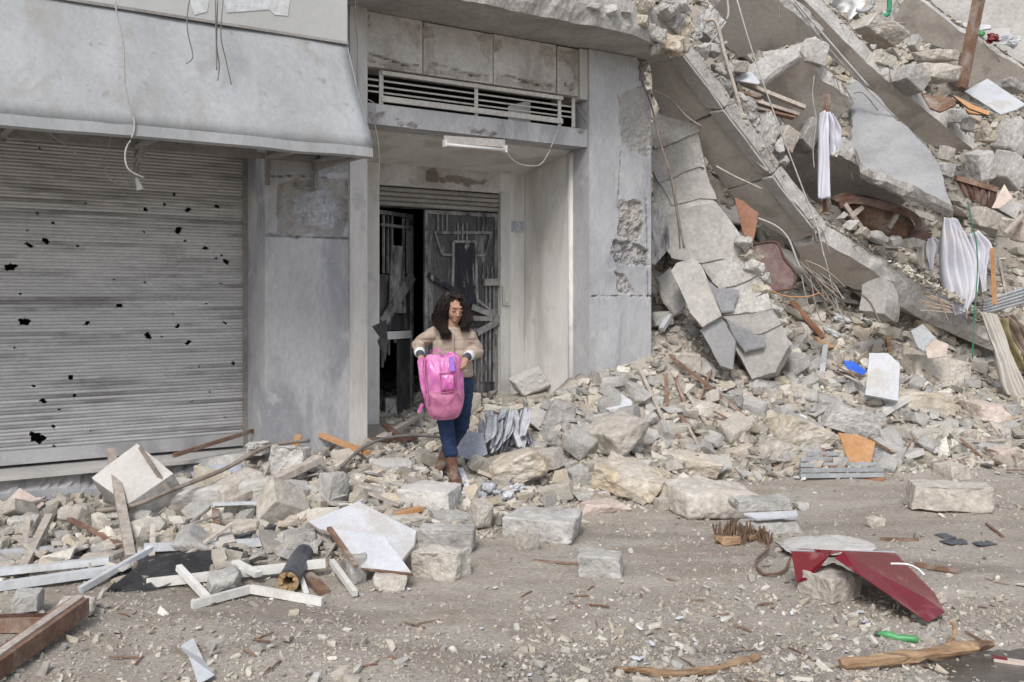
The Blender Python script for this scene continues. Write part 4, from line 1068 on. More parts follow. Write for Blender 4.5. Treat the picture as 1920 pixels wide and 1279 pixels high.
# wooden door panels stuck behind the long slab
wp = thing('splintered_door', 'splintered timber boards jammed under the folded slab', 'boards', W(*z3(650, 540), 11.8))
for k, (a, b, w) in enumerate([((500, 410), (825, 540), .09), ((505, 460), (600, 490), .06), ((520, 490), (790, 575), .08), ((560, 540), (770, 590), .05)]):
    MB().bar(W(*z3(*a), 11.9 - .04 * k), W(*z3(*b), 11.75), .16, w * .45).build('board', ['wood_grey', 'wood_brown', 'wood_grey', 'wood_brown'][k], wp)
px_slab('white_laminate', [z3(*p) for p in [(470, 355), (560, 360), (600, 410), (590, 420), (480, 400)]], W(*z3(530, 385), 11.75), (-.2, -.7, .7), .02, 'white_board', 'small white laminate piece above the splintered boards', 'laminate', jag=.004, edge_mat='white_board')
# washbasin bits, green pipe, toys at the very top
bs_ = thing('crushed_basin', 'crushed white basin with metal fittings at the top edge', 'basin', W(1590, 30, 14.2))
cloth('bowl', zz([(970, -10), (1000, 30), (1010, 60)], 14.2), zz([(1150, -20), (1130, 20), (1060, 90)], 14.2), 'white_plastic', 10, 12, 1, .08, 21, bs_)
MB().tube(smoothpath(zz([(1165, -10), (1160, 30), (1120, 55), (1080, 50)], 14.1), 6), .03, 8).build('rim', 'pipe_grey', bs_, True)
o = MB().tube(smoothpath(zz([(1245, -20), (1243, 60), (1215, 80), (1150, 98)], 14.0), 6), .035, 8).build('green_pipe', 'green_pipe', None, True); tag(o, 'bent green plastic pipe at the top of the ruin', 'pipe')
o = MB().tube(zz([(1150, 112), (1330, 117)], 14.0), .016, 6).build('thin_rod', 'rebar'); tag(o, 'thin straight rod sticking out below the green pipe', 'rod')
for k, (x, y, r, mt, lb) in enumerate([(1770, 190, .12, 'red_paint', 'crumpled red plastic on the top right slab'), (1700, 165, .07, 'green_plastic', 'bright green scrap left of the red plastic'), (1840, 210, .15, 'plastic_film', 'clear crumpled film bag on the top right slab')]):
    V, Fc = hull_mesh((r * 2.2, r, r * 1.2), 90 + k, cuts=3, boxy=.6, rough=.12)
    tag(mk('plastic_scrap', V + W(*z3(x, y), 14.8), Fc, mt), lb, 'plastic')
px_slab('white_shelf', [z3(*p) for p in [(1610, 110), (1750, 125), (1755, 140), (1690, 150), (1615, 130)]], W(*z3(1680, 130), 15.0), (-.2, -.7, .7), .03, 'white_board', 'white shelf board behind the wooden post', 'shelf', jag=.004, edge_mat='white_board')
px_slab('grey_box', [z3(*p) for p in [(1700, 145), (1850, 138), (1845, 205), (1720, 200)]], W(*z3(1780, 170), 15.1), (-.3, -.9, .2), .04, 'paleblock', 'pale grey box on the top right slab', 'box', jag=.004, edge_mat='paleblock')
# conduits, cables and rebar over the ruin
def rc(pts, Y, r, mt, lb, conv=z3, nm='loose_cable', cat='cable', grp='cables over the ruin'):
    Ys = Y if hasattr(Y, '__len__') else [Y] * len(pts)
    o = MB().tube(smoothpath([W(*conv(x, y), yy) for (x, y), yy in zip(pts, Ys)], 5), r, 6).build(nm, mt, None, True)
    tag(o, lb, cat, grp)
rc([(485, 0), (540, 190), (610, 400), (690, 620), (770, 830), (850, 1040), (890, 1150), (920, 1290)], 10.9, .008, 'cable_pale', 'long pale cable slung down the middle of the ruin')
rc([(770, 0), (880, 130), (1000, 270), (1140, 430)], 12.2, .014, 'cable_pale', 'upper conduit of the pair along the longest slab')
rc([(760, 10), (860, 140), (985, 290), (1130, 440), (1280, 590)], 12.25, .010, 'cable_pale', 'lower conduit of the pair along the longest slab')
rc([(435, -10), (440, 80), (400, 150), (330, 240)], 11.4, .012, 'cable_pale', 'looped wire near the cornice tip')
rc([(330, 105), (380, 110), (420, 260), (455, 380), (490, 500), (510, 570), (545, 680), (580, 800), (640, 855)], 11.2, .022, 'wood_grey', 'bent plastered pipe running down the long lower slab', nm='bent_pipe', cat='pipe', grp=None)
rc([(320, 240), (380, 235), (435, 212)], 11.3, .022, 'cable_pale', 'short pale pipe stub near the cornice', nm='pipe_stub', cat='pipe', grp=None)
rc([(60, 450), (150, 495), (230, 580), (310, 635)], 10.45, .012, 'rebar', 'bent rebar sticking from the block wall top', nm='rebar_rod', cat='rebar', grp='rebar')
rc([(70, 590), (110, 740), (160, 900), (190, 1080), (220, 1240)], 10.35, .013, 'rebar', 'dark rebar running down the face of the leaning wall', nm='rebar_rod', cat='rebar', grp='rebar')
rc([(380, 830), (470, 880), (610, 945)], 11.0, .012, 'wood_grey', 'thin pale stick under the long lower slab', nm='thin_stick', cat='stick', grp=None)
rc([(870, 380), (862, 480), (880, 600), (865, 740), (870, 840)], 11.3, .005, 'cable_pale', 'thin wire left of the white trousers')
rc([(590, 1090), (680, 1130), (740, 1190), (780, 1290), (800, 1340)], 10.9, .012, 'cable_pale', 'pale cable curling above the chair back')
rc([(900, 190), (930, 300), (960, 420), (1000, 560)], 11.0, .007, 'cable_pale', 'thin cable falling to the rebar bundle', z5)
rc([(1640, 0), (1660, 120), (1680, 200), (1685, 350), (1670, 560), (1660, 780)], 11.3, .007, 'green_pipe', 'thin green string hanging over the white sheet', z5)
rc([(640, 430), (720, 465), (830, 470), (900, 450)], 10.7, .006, 'wood_orange', 'thin orange wire below the chair back', z5)
rng = random.Random(5)
for k in range(11):
    x0 = 800 + rng.uniform(-20, 90); y0 = 300 + rng.uniform(-30, 70)
    dx, dy = rng.uniform(20, 230), rng.uniform(90, 260)
    pts = [(x0 + dx * f + rng.uniform(-9, 9), y0 + dy * (f ** rng.uniform(.8, 1.8)) + rng.uniform(-6, 6)) for f in (0, .35, .7, 1)]
    rc(pts, [11.0, 10.9, 10.85, 10.8 + rng.uniform(-.1, .1)], .007 + .004 * (k % 2), 'rebar' if k % 4 else 'dusty_steel', 'bent reinforcing rod in the tangle above the loose rubble', z5, 'rebar_rod', 'rebar', 'tangle of reinforcing rods')
rc([(1110, 460), (1150, 500), (1180, 560), (1200, 600)], 10.7, .012, 'rebar', 'rebar hooking down from the lowest slab end', z5, 'rebar_rod', 'rebar', 'rebar')
for k in range(5):
    rc([(1715, 495 + k * 14), (1930, 425 + k * 17)], [11.9, 12.2], .022, 'pipe_grey', ['topmost', 'second', 'middle', 'fourth', 'lowest'][k] + ' grey tube in the bundle at the right edge', z5, 'metal_tube', 'tube', 'tubes at the right edge')
o = MB().bar(W(*z5(1760, 230), 11.7), W(*z5(1772, 510), 11.6), .05, .03, NI).build('orange_lath', 'wood_orange'); tag(o, 'orange brown lath standing right of the hanging sheet', 'lath')
o = MB().tube([W(*z5(1830, 150), 12.1), W(*z5(1915, 60), 12.0)], .035, 8).build('round_stick', 'wood_grey'); tag(o, 'round broken stick at the right edge above the sheet', 'stick')
for k in range(9):
    a = W(*z5(1400 + 14 * (k % 4), 440 + 12 * k), 11.5); b = W(*z5(1545 + 8 * (k % 3), 500 + 6 * k), 11.45)
    tag(MB().bar(a, b, .02, .012).build('thin_lath', 'wood_raw' if k % 2 else 'wood_grey'), 'thin splintered lath in the bundle beside the hanging sheet', 'lath', 'bundle of laths')
# ------------------------------------------------------------------ stones one can pick out
def stone(box, label, mt='greystone', depth=1.0, yaw=20, tilt=0, seed=1, boxy=.8, rough=.032, cuts=5, lift=0.0, sink=.06, back=0.0, name='stone', wedge=0, group='large stones of the rubble', pitch=0, cat='stone'):
    """a stone seen in the photo inside box (px); it stands on the ground under its lower edge"""
    x0, y0, x1, y1 = box
    g = G((x0 + x1) / 2, y1 - 2)
    Y = g[1] + back
    w = (x1 - x0) / F * Y
    # seen height = standing height plus the foreshortened top
    el = math.atan2(CAMZ - g[2], Y)
    dd = depth * w
    h = max(.25 * (y1 - y0) / F * Y, ((y1 - y0) / F * Y - dd * math.sin(el) * .95) / math.cos(el))
    V, Fc = hull_mesh((w, dd, h), seed, 8, boxy, cuts, rough, wedge)
    V = V @ rotm(pitch, tilt, yaw).T
    ex = V.max(0) - V.min(0)
    V[:, 0] *= w / ex[0]; V[:, 2] *= h / ex[2]
    V -= np.array([(V[:, 0].max() + V[:, 0].min()) / 2, V[:, 1].min(), V[:, 2].min() + sink * h])
    o = mk(name, V + np.array([(((x0 + x1) / 2) - CX) / F * Y, Y, g[2] + lift]), Fc, mt)
    return tag(o, label, cat, group)
ST = [
 ((1093, 788, 1222, 885), 'large tilted beige block resting on the yellow boulder', 'beigestone', dict(tilt=-22, yaw=30, lift=.12)),
 ((1110, 842, 1278, 950), 'largest rough yellow limestone boulder in the middle of the rubble edge', 'limestone', dict(tilt=12, yaw=-15, rough=.045)),
 ((1248, 888, 1440, 982), 'broad flat pale boulder at the street edge right of the yellow boulder', 'beigestone', dict(yaw=12, depth=.7, wedge=.4)),
 ((1385, 968, 1512, 1008), 'layered grey block under the stacked concrete plate', 'greystone', dict(yaw=8, depth=.5)),
 ((1374, 926, 1492, 966), 'flat grey concrete plate stacked on the layered block', 'greystone', dict(yaw=10, depth=.45, lift=.135, boxy=.9, back=-.62)),
 ((940, 948, 1100, 1027), 'hollowed grey concrete block at the middle of the street edge', 'greystone', dict(yaw=-18, depth=.75, boxy=.92)),
 ((964, 985, 1012, 1040), 'small upright stone leaning on the hollowed block', 'beigestone', dict(yaw=30)),
 ((1083, 1025, 1176, 1088), 'single squared concrete block alone on the street', 'greystone', dict(yaw=-10, boxy=.93, depth=.8)),
 ((895, 822, 1030, 928), 'big pale and yellow boulder right of the person', 'limestone', dict(tilt=-28, yaw=15, rough=.04)),
 ((740, 898, 862, 968), 'flat pale concrete block just in front of the person', 'paleblock', dict(yaw=-14, depth=.8, boxy=.92)),
 ((1520, 1056, 1632, 1138), 'squarish stone propping up the red metal sheet', 'beigestone', dict(yaw=24, boxy=.9)),
 ((1478, 1003, 1660, 1050), 'crumbled white mortar block behind the red metal sheet', 'paleblock', dict(yaw=5, rough=.06, depth=.6)),
 ((1722, 898, 1882, 968), 'long beige block lying alone at the right of the street', 'beigestone', dict(yaw=-12, depth=.45, boxy=.93)),
 ((283, 893, 503, 978), 'long broken concrete lintel lying before the shutter', 'paleblock', dict(yaw=14, depth=.3, tilt=-9, rough=.03, boxy=.92)),
 ((497, 822, 606, 912), 'rough concrete chunk leaning at the foot of the left pillar', 'paleblock', dict(yaw=8, rough=.05, depth=.5)),
 ((440, 820, 500, 882), 'white crumbly lump at the corner of the shutter', 'paleblock', dict(rough=.07, boxy=.7)),
 ((585, 876, 648, 958), 'pyramid shaped grey stone before the left pillar', 'greystone', dict(boxy=.65, yaw=40)),
 ((240, 985, 372, 1052), 'brownish boulder among the laths on the left', 'limestone', dict(yaw=25, rough=.035)),
 ((140, 1028, 226, 1072), 'brown beige wedge of stone left of the thin laths', 'limestone', dict(yaw=-20, wedge=.5)),
 ((420, 972, 482, 1018), 'small brown stone in the middle of the left heap', 'limestone', dict(yaw=15)),
 ((355, 980, 398, 1022), 'rounded brown stone beside the grey plate shard', 'limestone', dict(yaw=5, boxy=.7)),
 ((0, 1102, 62, 1164), 'pale squared stone at the left edge', 'paleblock', dict(yaw=20, boxy=.92)),
 ((88, 1112, 166, 1164), 'crumbly beige stone next to the pale squared stone', 'beigestone', dict(yaw=10, rough=.05)),
 ((370, 1060, 442, 1124), 'round rough stone lying on the white frame pieces', 'greystone', dict(boxy=.72, rough=.04)),
 ((765, 1018, 882, 1098), 'layered stone to the right of the broken white boards', 'beigestone', dict(yaw=-22, rough=.04, depth=.6)),
 ((780, 988, 892, 1052), 'grey block with a white face above the layered stone', 'greystone', dict(yaw=-8, boxy=.94, depth=.5, back=.12)),
 ((690, 1064, 762, 1114), 'stone under the lower white board', 'beigestone', dict(yaw=10)),
 ((640, 1038, 682, 1106), 'narrow upright stone propping the white boards', 'greystone', dict(yaw=30)),
 ((1448, 768, 1582, 862), 'long yellowish limestone lying diagonal on the right heap', 'limestone', dict(tilt=24, yaw=10, depth=.5, rough=.04)),
 ((1420, 810, 1512, 884), 'flat beige stone left of the diagonal limestone', 'beigestone', dict(tilt=24, yaw=20, depth=.5)),
 ((1545, 748, 1672, 832), 'long grey beam fragment above the orange board', 'greystone', dict(tilt=26, yaw=8, depth=.3, boxy=.94)),
 ((1700, 656, 1842, 735), 'broad beige slab piece right of the white board', 'beigestone', dict(tilt=10, yaw=14, depth=.6, boxy=.92)),
 ((1680, 728, 1802, 782), 'yellowish block below the broad slab piece', 'limestone', dict(yaw=-10, depth=.5, boxy=.9)),
 ((1828, 742, 1918, 806), 'pale pink stone near the foot of the grey curtain', 'pinkstone', dict(yaw=10, tilt=10)),
 ((953, 682, 1034, 748), 'pale slab piece leaning on the wall right of the door', 'paleblock', dict(tilt=-26, yaw=10, depth=.5)),
 ((1016, 742, 1082, 818), 'flat grey stone standing on edge below the pillar', 'greystone', dict(tilt=20, yaw=10, depth=.4)),
 ((1010, 795, 1068, 848), 'pale wedge under the standing grey stone', 'paleblock', dict(tilt=15, wedge=.4)),
 ((1238, 828, 1375, 902), 'yellow topped block behind the broad flat boulder', 'limestone', dict(tilt=14, yaw=-10)),
 ((1228, 930, 1262, 962), 'small round stone between two boulders', 'beigestone', dict(boxy=.7)),
 ((1084, 934, 1192, 972), 'flat pinkish stone at the street edge', 'pinkstone', dict(depth=.6, boxy=.75)),
 ((1062, 868, 1112, 925), 'upright squared block left of the yellow boulder', 'greystone', dict(yaw=20, tilt=-12, boxy=.93)),
 ((1065, 905, 1150, 945), 'low grey brown stone before the upright block', 'greystone', dict(yaw=10)),
 ((870, 930, 925, 1000), 'small pale block at the end of the white strip', 'beigestone', dict(yaw=25)),
 ((800, 950, 890, 990), 'flat grey shard beside the flat pale block', 'greystone', dict(tilt=10, yaw=15, depth=.5)),
 ((690, 955, 800, 1000), 'beige plate lying above the white boards', 'beigestone', dict(tilt=8, depth=.6)),
 ((640, 895, 720, 950), 'beige angular stone left of the flat pale block', 'beigestone', dict(yaw=30, tilt=15)),
 ((680, 855, 770, 905), 'rough pale stone in front of the left pillar edge', 'paleblock', dict(rough=.05)),
 ((712, 742, 747, 782), 'grey cube of stone inside the doorway', 'greystone', dict(boxy=.93)),
 ((875, 735, 902, 772), 'lower beige block stacked behind the person', 'beigestone', dict(boxy=.94)),
 ((872, 712, 905, 738), 'upper beige block stacked behind the person', 'beigestone', dict(boxy=.85, lift=.17)),
 ((1120, 880, 1140, 905), 'small chip in front of the yellow boulder', 'beigestone', dict()),
 ((1258, 655, 1318, 710), 'sand covered square block right of the pillar foot', 'beigestone', dict(boxy=.94, yaw=12)),
 ((1630, 968, 1665, 992), 'small brown stone in the middle of the empty street', 'limestone', dict()),
 ((1490, 940, 1520, 960), 'small stone right of the stacked plate', 'greystone', dict()),
 ((1770, 865, 1832, 905), 'small squared stone at the right edge of the heap', 'beigestone', dict(boxy=.92)),
 ((1860, 830, 1925, 880), 'brown beige stone at the far right of the heap', 'pinkstone', dict()),
 ((1590, 790, 1660, 850), 'grey stone behind the orange board', 'greystone', dict(tilt=20)),
 ((1700, 790, 1780, 850), 'rough beige stone on the right heap', 'beigestone', dict(rough=.05)),
 ((1760, 800, 1850, 830), 'long flat stone on the right heap', 'beigestone', dict(tilt=6, depth=.4)),
 ((1395, 700, 1470, 745), 'flat shard under the leaning wall', 'greystone', dict(tilt=12)),
 ((1480, 720, 1550, 770), 'beige stone below the white paper scraps', 'beigestone', dict(tilt=18)),
 ((1140, 690, 1225, 735), 'grey stones pile piece under the pillar', 'greystone', dict(tilt=8)),
 ((1290, 745, 1390, 800), 'sandy plate fragment on the middle heap', 'beigestone', dict(tilt=25, depth=.4)),
 ((1180, 735, 1250, 775), 'pale plate fragment left of the sandy plate', 'paleblock', dict(tilt=10, depth=.5)),
 ((1240, 790, 1300, 830), 'square beige fragment behind the yellow topped block', 'beigestone', dict(boxy=.92)),
 ((520, 985, 590, 1040), 'grey boulder left of the white boards', 'greystone', dict(yaw=10)),
 ((0, 960, 60, 1010), 'rough pale lump at the left edge below the step', 'paleblock', dict(rough=.06)),
]
for k, (bx, lb, mt, kw) in enumerate(ST): stone(bx, lb, mt, seed=400 + k, **kw)
# the cube-like block standing on its corner before the shutter
cb_ = thing('concrete_cube', 'smooth pale concrete cube tipped on its corner before the shutter', 'block', G(245, 950))
px_slab('block', [(257, 831), (326, 888), (240, 946), (171, 896)], W(250, 890, 6.92), (-.18, -.60, .78), .24, 'paleblock', parent=cb_, jag=.006, step=.05, seed=3, edge_mat='greystone')
MB().bar(W(262, 838, 6.95), W(318, 922, 6.8), .012, .03).build('iron_strap', 'rebar', cb_)

# ------------------------------------------------------------------ street clutter
rs = thing('red_metal_sheet', 'bent glossy red metal sheet propped on a stone at the right', 'sheet', W(1620, 1130, 5.5))
q = dict(A=(1483, 1033, 5.86), B=(1494, 1092, 5.80), C=(1512, 1088, 5.74), c2=(1535, 1066, 5.70), Dd=(1556, 1040, 5.72), E=(1581, 1034, 5.62), e2=(1566, 1047, 5.58),
         Gg=(1678, 1037, 6.02), H=(1752, 1112, 5.58), I=(1772, 1148, 5.30), J=(1740, 1167, 5.13), K=(1612, 1078, 5.40), Mm=(1734, 1121, 5.36), n=(1640, 1072, 5.50), A2=(1500, 1029, 6.05))
ks = list(q); ix = {k: i for i, k in enumerate(ks)}
pv = [W(*q[k]) for k in ks]
solid_sheet('folded_top', pv, [[ix[k] for k in f] for f in (('E', 'n', 'Gg'), ('n', 'Mm', 'H', 'Gg'), ('Mm', 'I', 'H'))], 'red_paint', .003, rs)
solid_sheet('folded_side', pv, [[ix[k] for k in f] for f in (('E', 'e2', 'K', 'n'), ('n', 'K', 'J', 'Mm'), ('Mm', 'J', 'I'))], 'red_paint', .003, rs)
solid_sheet('left_flap', pv, [[ix[k] for k in f] for f in (('A', 'B', 'C', 'c2', 'Dd'), ('A', 'Dd', 'E', 'A2'), ('A2', 'E', 'Gg'))], 'red_paint', .003, rs)
MB().tube(smoothpath([W(1670, 1057, 5.62), W(1700, 1058, 5.62), W(1720, 1066, 5.56), W(1733, 1078, 5.5)], 5), .006, 6).build('white_cord', 'white_plastic', rs, True)
MB().bar(pv[ix['A']] + UP * .004, pv[ix['Gg']] + UP * .006, .03, .004).build('pale_edge', 'aluminium', rs)

bt = thing('green_bottle', 'crushed bright green plastic bottle on the gravel at the lower right', 'bottle', G(1682, 1205))
a, b = G(1645, 1195), G(1722, 1208)
dv = b - a
pts = [a + dv * f + UP * (.018 + .004 * math.sin(f * 9)) for f in (0, .06, .12, .2, .35, .5, .65, .8, .95, 1)]
MB().tube(pts, [.010, .011, .014, .020, .021, .017, .020, .016, .019, .010], 12).build('body', 'green_plastic', bt, True)
MB().tube([pts[0] - dv * .05, pts[0]], .013, 10).build('cap', 'black_plastic', bt)

def lump_beam(name, pts, r, mt, label, cat, seed=1, n=8, flat=.7, steps=10):
    """split natural timber: ragged tube"""
    path = smoothpath(pts, steps)
    m = MB().tube(path, r if hasattr(r, '__len__') else [r * (.9 + .12 * math.sin(i * .7 + seed)) * (.6 if i in (0, len(path) - 1) else 1) for i in range(len(path))], n)
    V = np.array(m.V)
    V = V + fbm(V * np.array([.25, 1, 1]), 30, seed, 3)[:, None] * np.array([.15, .6, .8]) * (r if not hasattr(r, '__len__') else max(r)) * .45
    return tag(mk(name, V, m.F, mt), label, cat)
g1, g2, g3 = G(1575, 1258), G(1700, 1248), G(1860, 1228)
lump_beam('splintered_beam', [g1 + UP * .035, g2 + UP * .04, g3 + UP * .05], .034, 'wood_raw', 'thick splintered raw wood beam at the lower right', 'beam', 3)
lump_beam('wood_splinter', [G(1770, 1240) + UP * .06, G(1790, 1222) + UP * .09, G(1786, 1210) + UP * .12], .012, 'wood_raw', 'splinter sticking up from the splintered beam', 'splinter', 5)
lump_beam('branch', [G(1150, 1262) + UP * .02, G(1260, 1272) + UP * .025, G(1340, 1262) + UP * .02, G(1425, 1240) + UP * .02], .020, 'wood_raw', 'long bent branch at the bottom edge', 'branch', 9)
a, b = G(1862, 1243), G(1950, 1256)
o = MB().bar(a + UP * .02, b + UP * .02, .05, .012).build('coloured_strip', 'pinkstone'); tag(o, 'colourful printed strip on the wet mud at the lower right', 'strip')
tag(MB().bar(a + UP * .03 - (b - a) * .02, a + UP * .03 + (b - a) * .3, .03, .006).build('red_strip_end', 'red_paint'), 'red end of the printed strip on the mud', 'strip')

def bar_px(name, a, b, w, h, mt, label, cat, za=.0, zb=.0, group=None, ya=None, yb=None, up=(0, 0, 1)):
    """a straight piece lying on the ground between two pixels"""
    A = G(*a) + UP * (h / 2 + za) if ya is None else W(*a, ya)
    Bq = G(*b) + UP * (h / 2 + zb) if yb is None else W(*b, yb)
    return tag(MB().bar(A, Bq, w, h, up).build(name, mt), label, cat, group)
# timber at the lower left corner
dt = thing('door_frame_timber', 'heavy reddish brown door frame timber in the lower left corner', 'timber', G(90, 1250))
A, Bq = G(-30, 1290), G(150, 1172)
MB().bar(A + UP * .06, Bq + UP * .10, .10, .085).build('beam', 'wood_brown', dt)
MB().bar(A + UP * .107, Bq + UP * .147, .045, .012).build('rebate', 'wood_grey', dt)
A2, B2 = G(-30, 1190), G(102, 1186)
MB().bar(A2 + UP * .05, B2 + UP * .05, .07, .07).build('cross_piece', 'wood_brown', dt)
MB().bar(A2 + UP * .09, B2 + UP * .09, .03, .012).build('rebate', 'wood_dark', dt)
MB().bar(B2 + UP * .092, B2 + UP * .095 + np.array([.07, .03, 0]), .05, .01).build('tin_tag', 'aluminium', dt)
# bent scrap of white sheet metal
p1, p2, p3_, p4_ = G(338, 1224), G(362, 1216), G(402, 1279), G(372, 1290)
solid_sheet('white_metal_scrap', [p1 + UP * .03, p2 + UP * .05, p3_ + UP * .03, p4_ + UP * .015, (p1 + p4_) / 2 + UP * .06, (p2 + p3_) / 2 + UP * .025], [(0, 1, 5, 4), (4, 5, 2, 3)], 'aluminium', .004)
tag(bpy.context.scene.objects['white_metal_scrap'], 'folded strip of white sheet metal at the bottom edge', 'scrap')
# pale aluminium window frame with black insect mesh
wf = thing('window_frame', 'bent pale aluminium window frame lying on the left foreground', 'frame', G(150, 1100))
for (a, b, w, h, z0, z1) in [((-40, 1112), (212, 1082), .06, .045, 0, .02), ((-40, 1092), (205, 1072), .05, .04, .03, .05), ((150, 1112), (285, 1052), .035, .035, 0, .06), ((270, 1052), (532, 1030), .05, .045, .06, .03)]:
    MB().bar(G(*a) + UP * (h / 2 + z0), G(*b) + UP * (h / 2 + z1), w, h).build('profile', 'aluminium', wf)
tag(cloth('insect_mesh', [G(200, 1112) + UP * .03, G(232, 1080) + UP * .06, G(290, 1060) + UP * .08, G(430, 1042) + UP * .06], [G(240, 1113) + UP * .02, G(300, 1108) + UP * .04, G(370, 1085) + UP * .05, G(470, 1052) + UP * .06], 'black_mesh', 24, 20, 5, .022, 5, vdir=(0, -.3, 1)), 'crumpled black insect mesh on the window frame', 'mesh')
# cream frame pieces round the stone
for k, (a, b, w, h, za, zb, lb) in enumerate([((275, 1102), (610, 1082), .035, .05, .0, .06, 'long cream frame bar behind the round rough stone'), ((335, 1095), (390, 1132), .035, .035, .08, .01, 'short cream tube left of the round stone'),
        ((360, 1142), (470, 1118), .03, .045, 0, .02, 'left half of the bent cream bar on the street'), ((470, 1118), (605, 1136), .03, .045, .02, 0, 'right half of the bent cream bar on the street'), ((622, 1080), (666, 1122), .03, .035, .07, .01, 'cream tube end right of the black pipe'),
        ((440, 1075), (485, 1098), .05, .03, .05, .05, 'bent cream bracket right of the round stone'), ((556, 1082), (575, 1118), .03, .02, .06, 0, 'thin white bar beside the black pipe')]):
    bar_px('frame_bar', a, b, w, h, 'cream_frame', lb, 'frame bar', za, zb, 'cream window frame bars')
# insulated pipe end facing the street
ip = thing('insulated_pipe', 'burnt insulated pipe end pointing at the camera on the left', 'pipe', G(545, 1108))
c0 = G(540, 1112) + UP * .065; c1 = G(570, 1060) + UP * .075
MB().tube([c0, c0 + (c1 - c0) * .3, c0 + (c1 - c0) * .7, c1], [.066, .063, .066, .06], 18, cap=False).build('jacket', 'black_plastic', ip, True)
dr = (c1 - c0) / np.linalg.norm(c1 - c0); u_ = np.cross(dr, UP); u_ /= np.linalg.norm(u_); v_ = np.cross(u_, dr)
V = []; Fc = []
for k in range(18):
    a = 2 * math.pi * k / 18; e = u_ * math.cos(a) + v_ * math.sin(a)
    V += [c0 + e * .064 - dr * .004, c0 + e * .032 - dr * (.012 * math.sin(k * 2.1)), c0 + e * .028 + dr * .2]
for k in range(18):
    a, b = 3 * k, 3 * ((k + 1) % 18); Fc += [[a, b, b + 1, a + 1], [a + 1, b + 1, b + 2, a + 2]]
mk('insulation', V, Fc, 'insulation', ip)
MB().tube([c0 + dr * .199, c0 + dr * .205], .03, 12).build('bore_end', 'dark_room', ip)
tag(MB().tube(smoothpath([G(520, 1070) + UP * .06, G(545, 1052) + UP * .12, G(575, 1035) + UP * .12, G(590, 1045) + UP * .05], 5), .004, 5).build('loose_wire', 'cable_pale', None, True), 'pale wire looping above the burnt pipe end', 'wire')
# broken white boards leaning on stones
wb = px_slab('white_board', [(578, 978), (672, 940), (781, 995), (778, 1022), (752, 1054), (700, 1030), (640, 1000), (600, 992)], W(680, 1000, 6.35), (-.1, -.42, .9), .035, 'white_board', 'upper broken white board lying on the rubble in the left middle', 'board', jag=.006, edge_mat='wood_grey')
wb2 = px_slab('white_board', [(620, 991), (722, 1005), (772, 1074), (668, 1064)], W(700, 1035, 6.02), (-.12, -.55, .82), .03, 'white_board', 'lower broken white board with brown edges propped on stones', 'board', jag=.004, edge_mat='wood_brown')
bar_px('board_edging', (617, 990), (668, 1062), .03, .02, 'wood_brown', 'brown edge strip along the lower white board', 'strip', ya=6.12, yb=5.83)
bar_px('cream_strip', (580, 1043), (605, 1005), .07, .02, 'cream_frame', 'cream strip under the upper white board', 'strip', .02, .1)
# white strip at the person's foot
bar_px('white_strip', (864, 893), (881, 938), .045, .012, 'paper', 'narrow white plastic strip at the toe of the boot', 'strip', .06, .03)
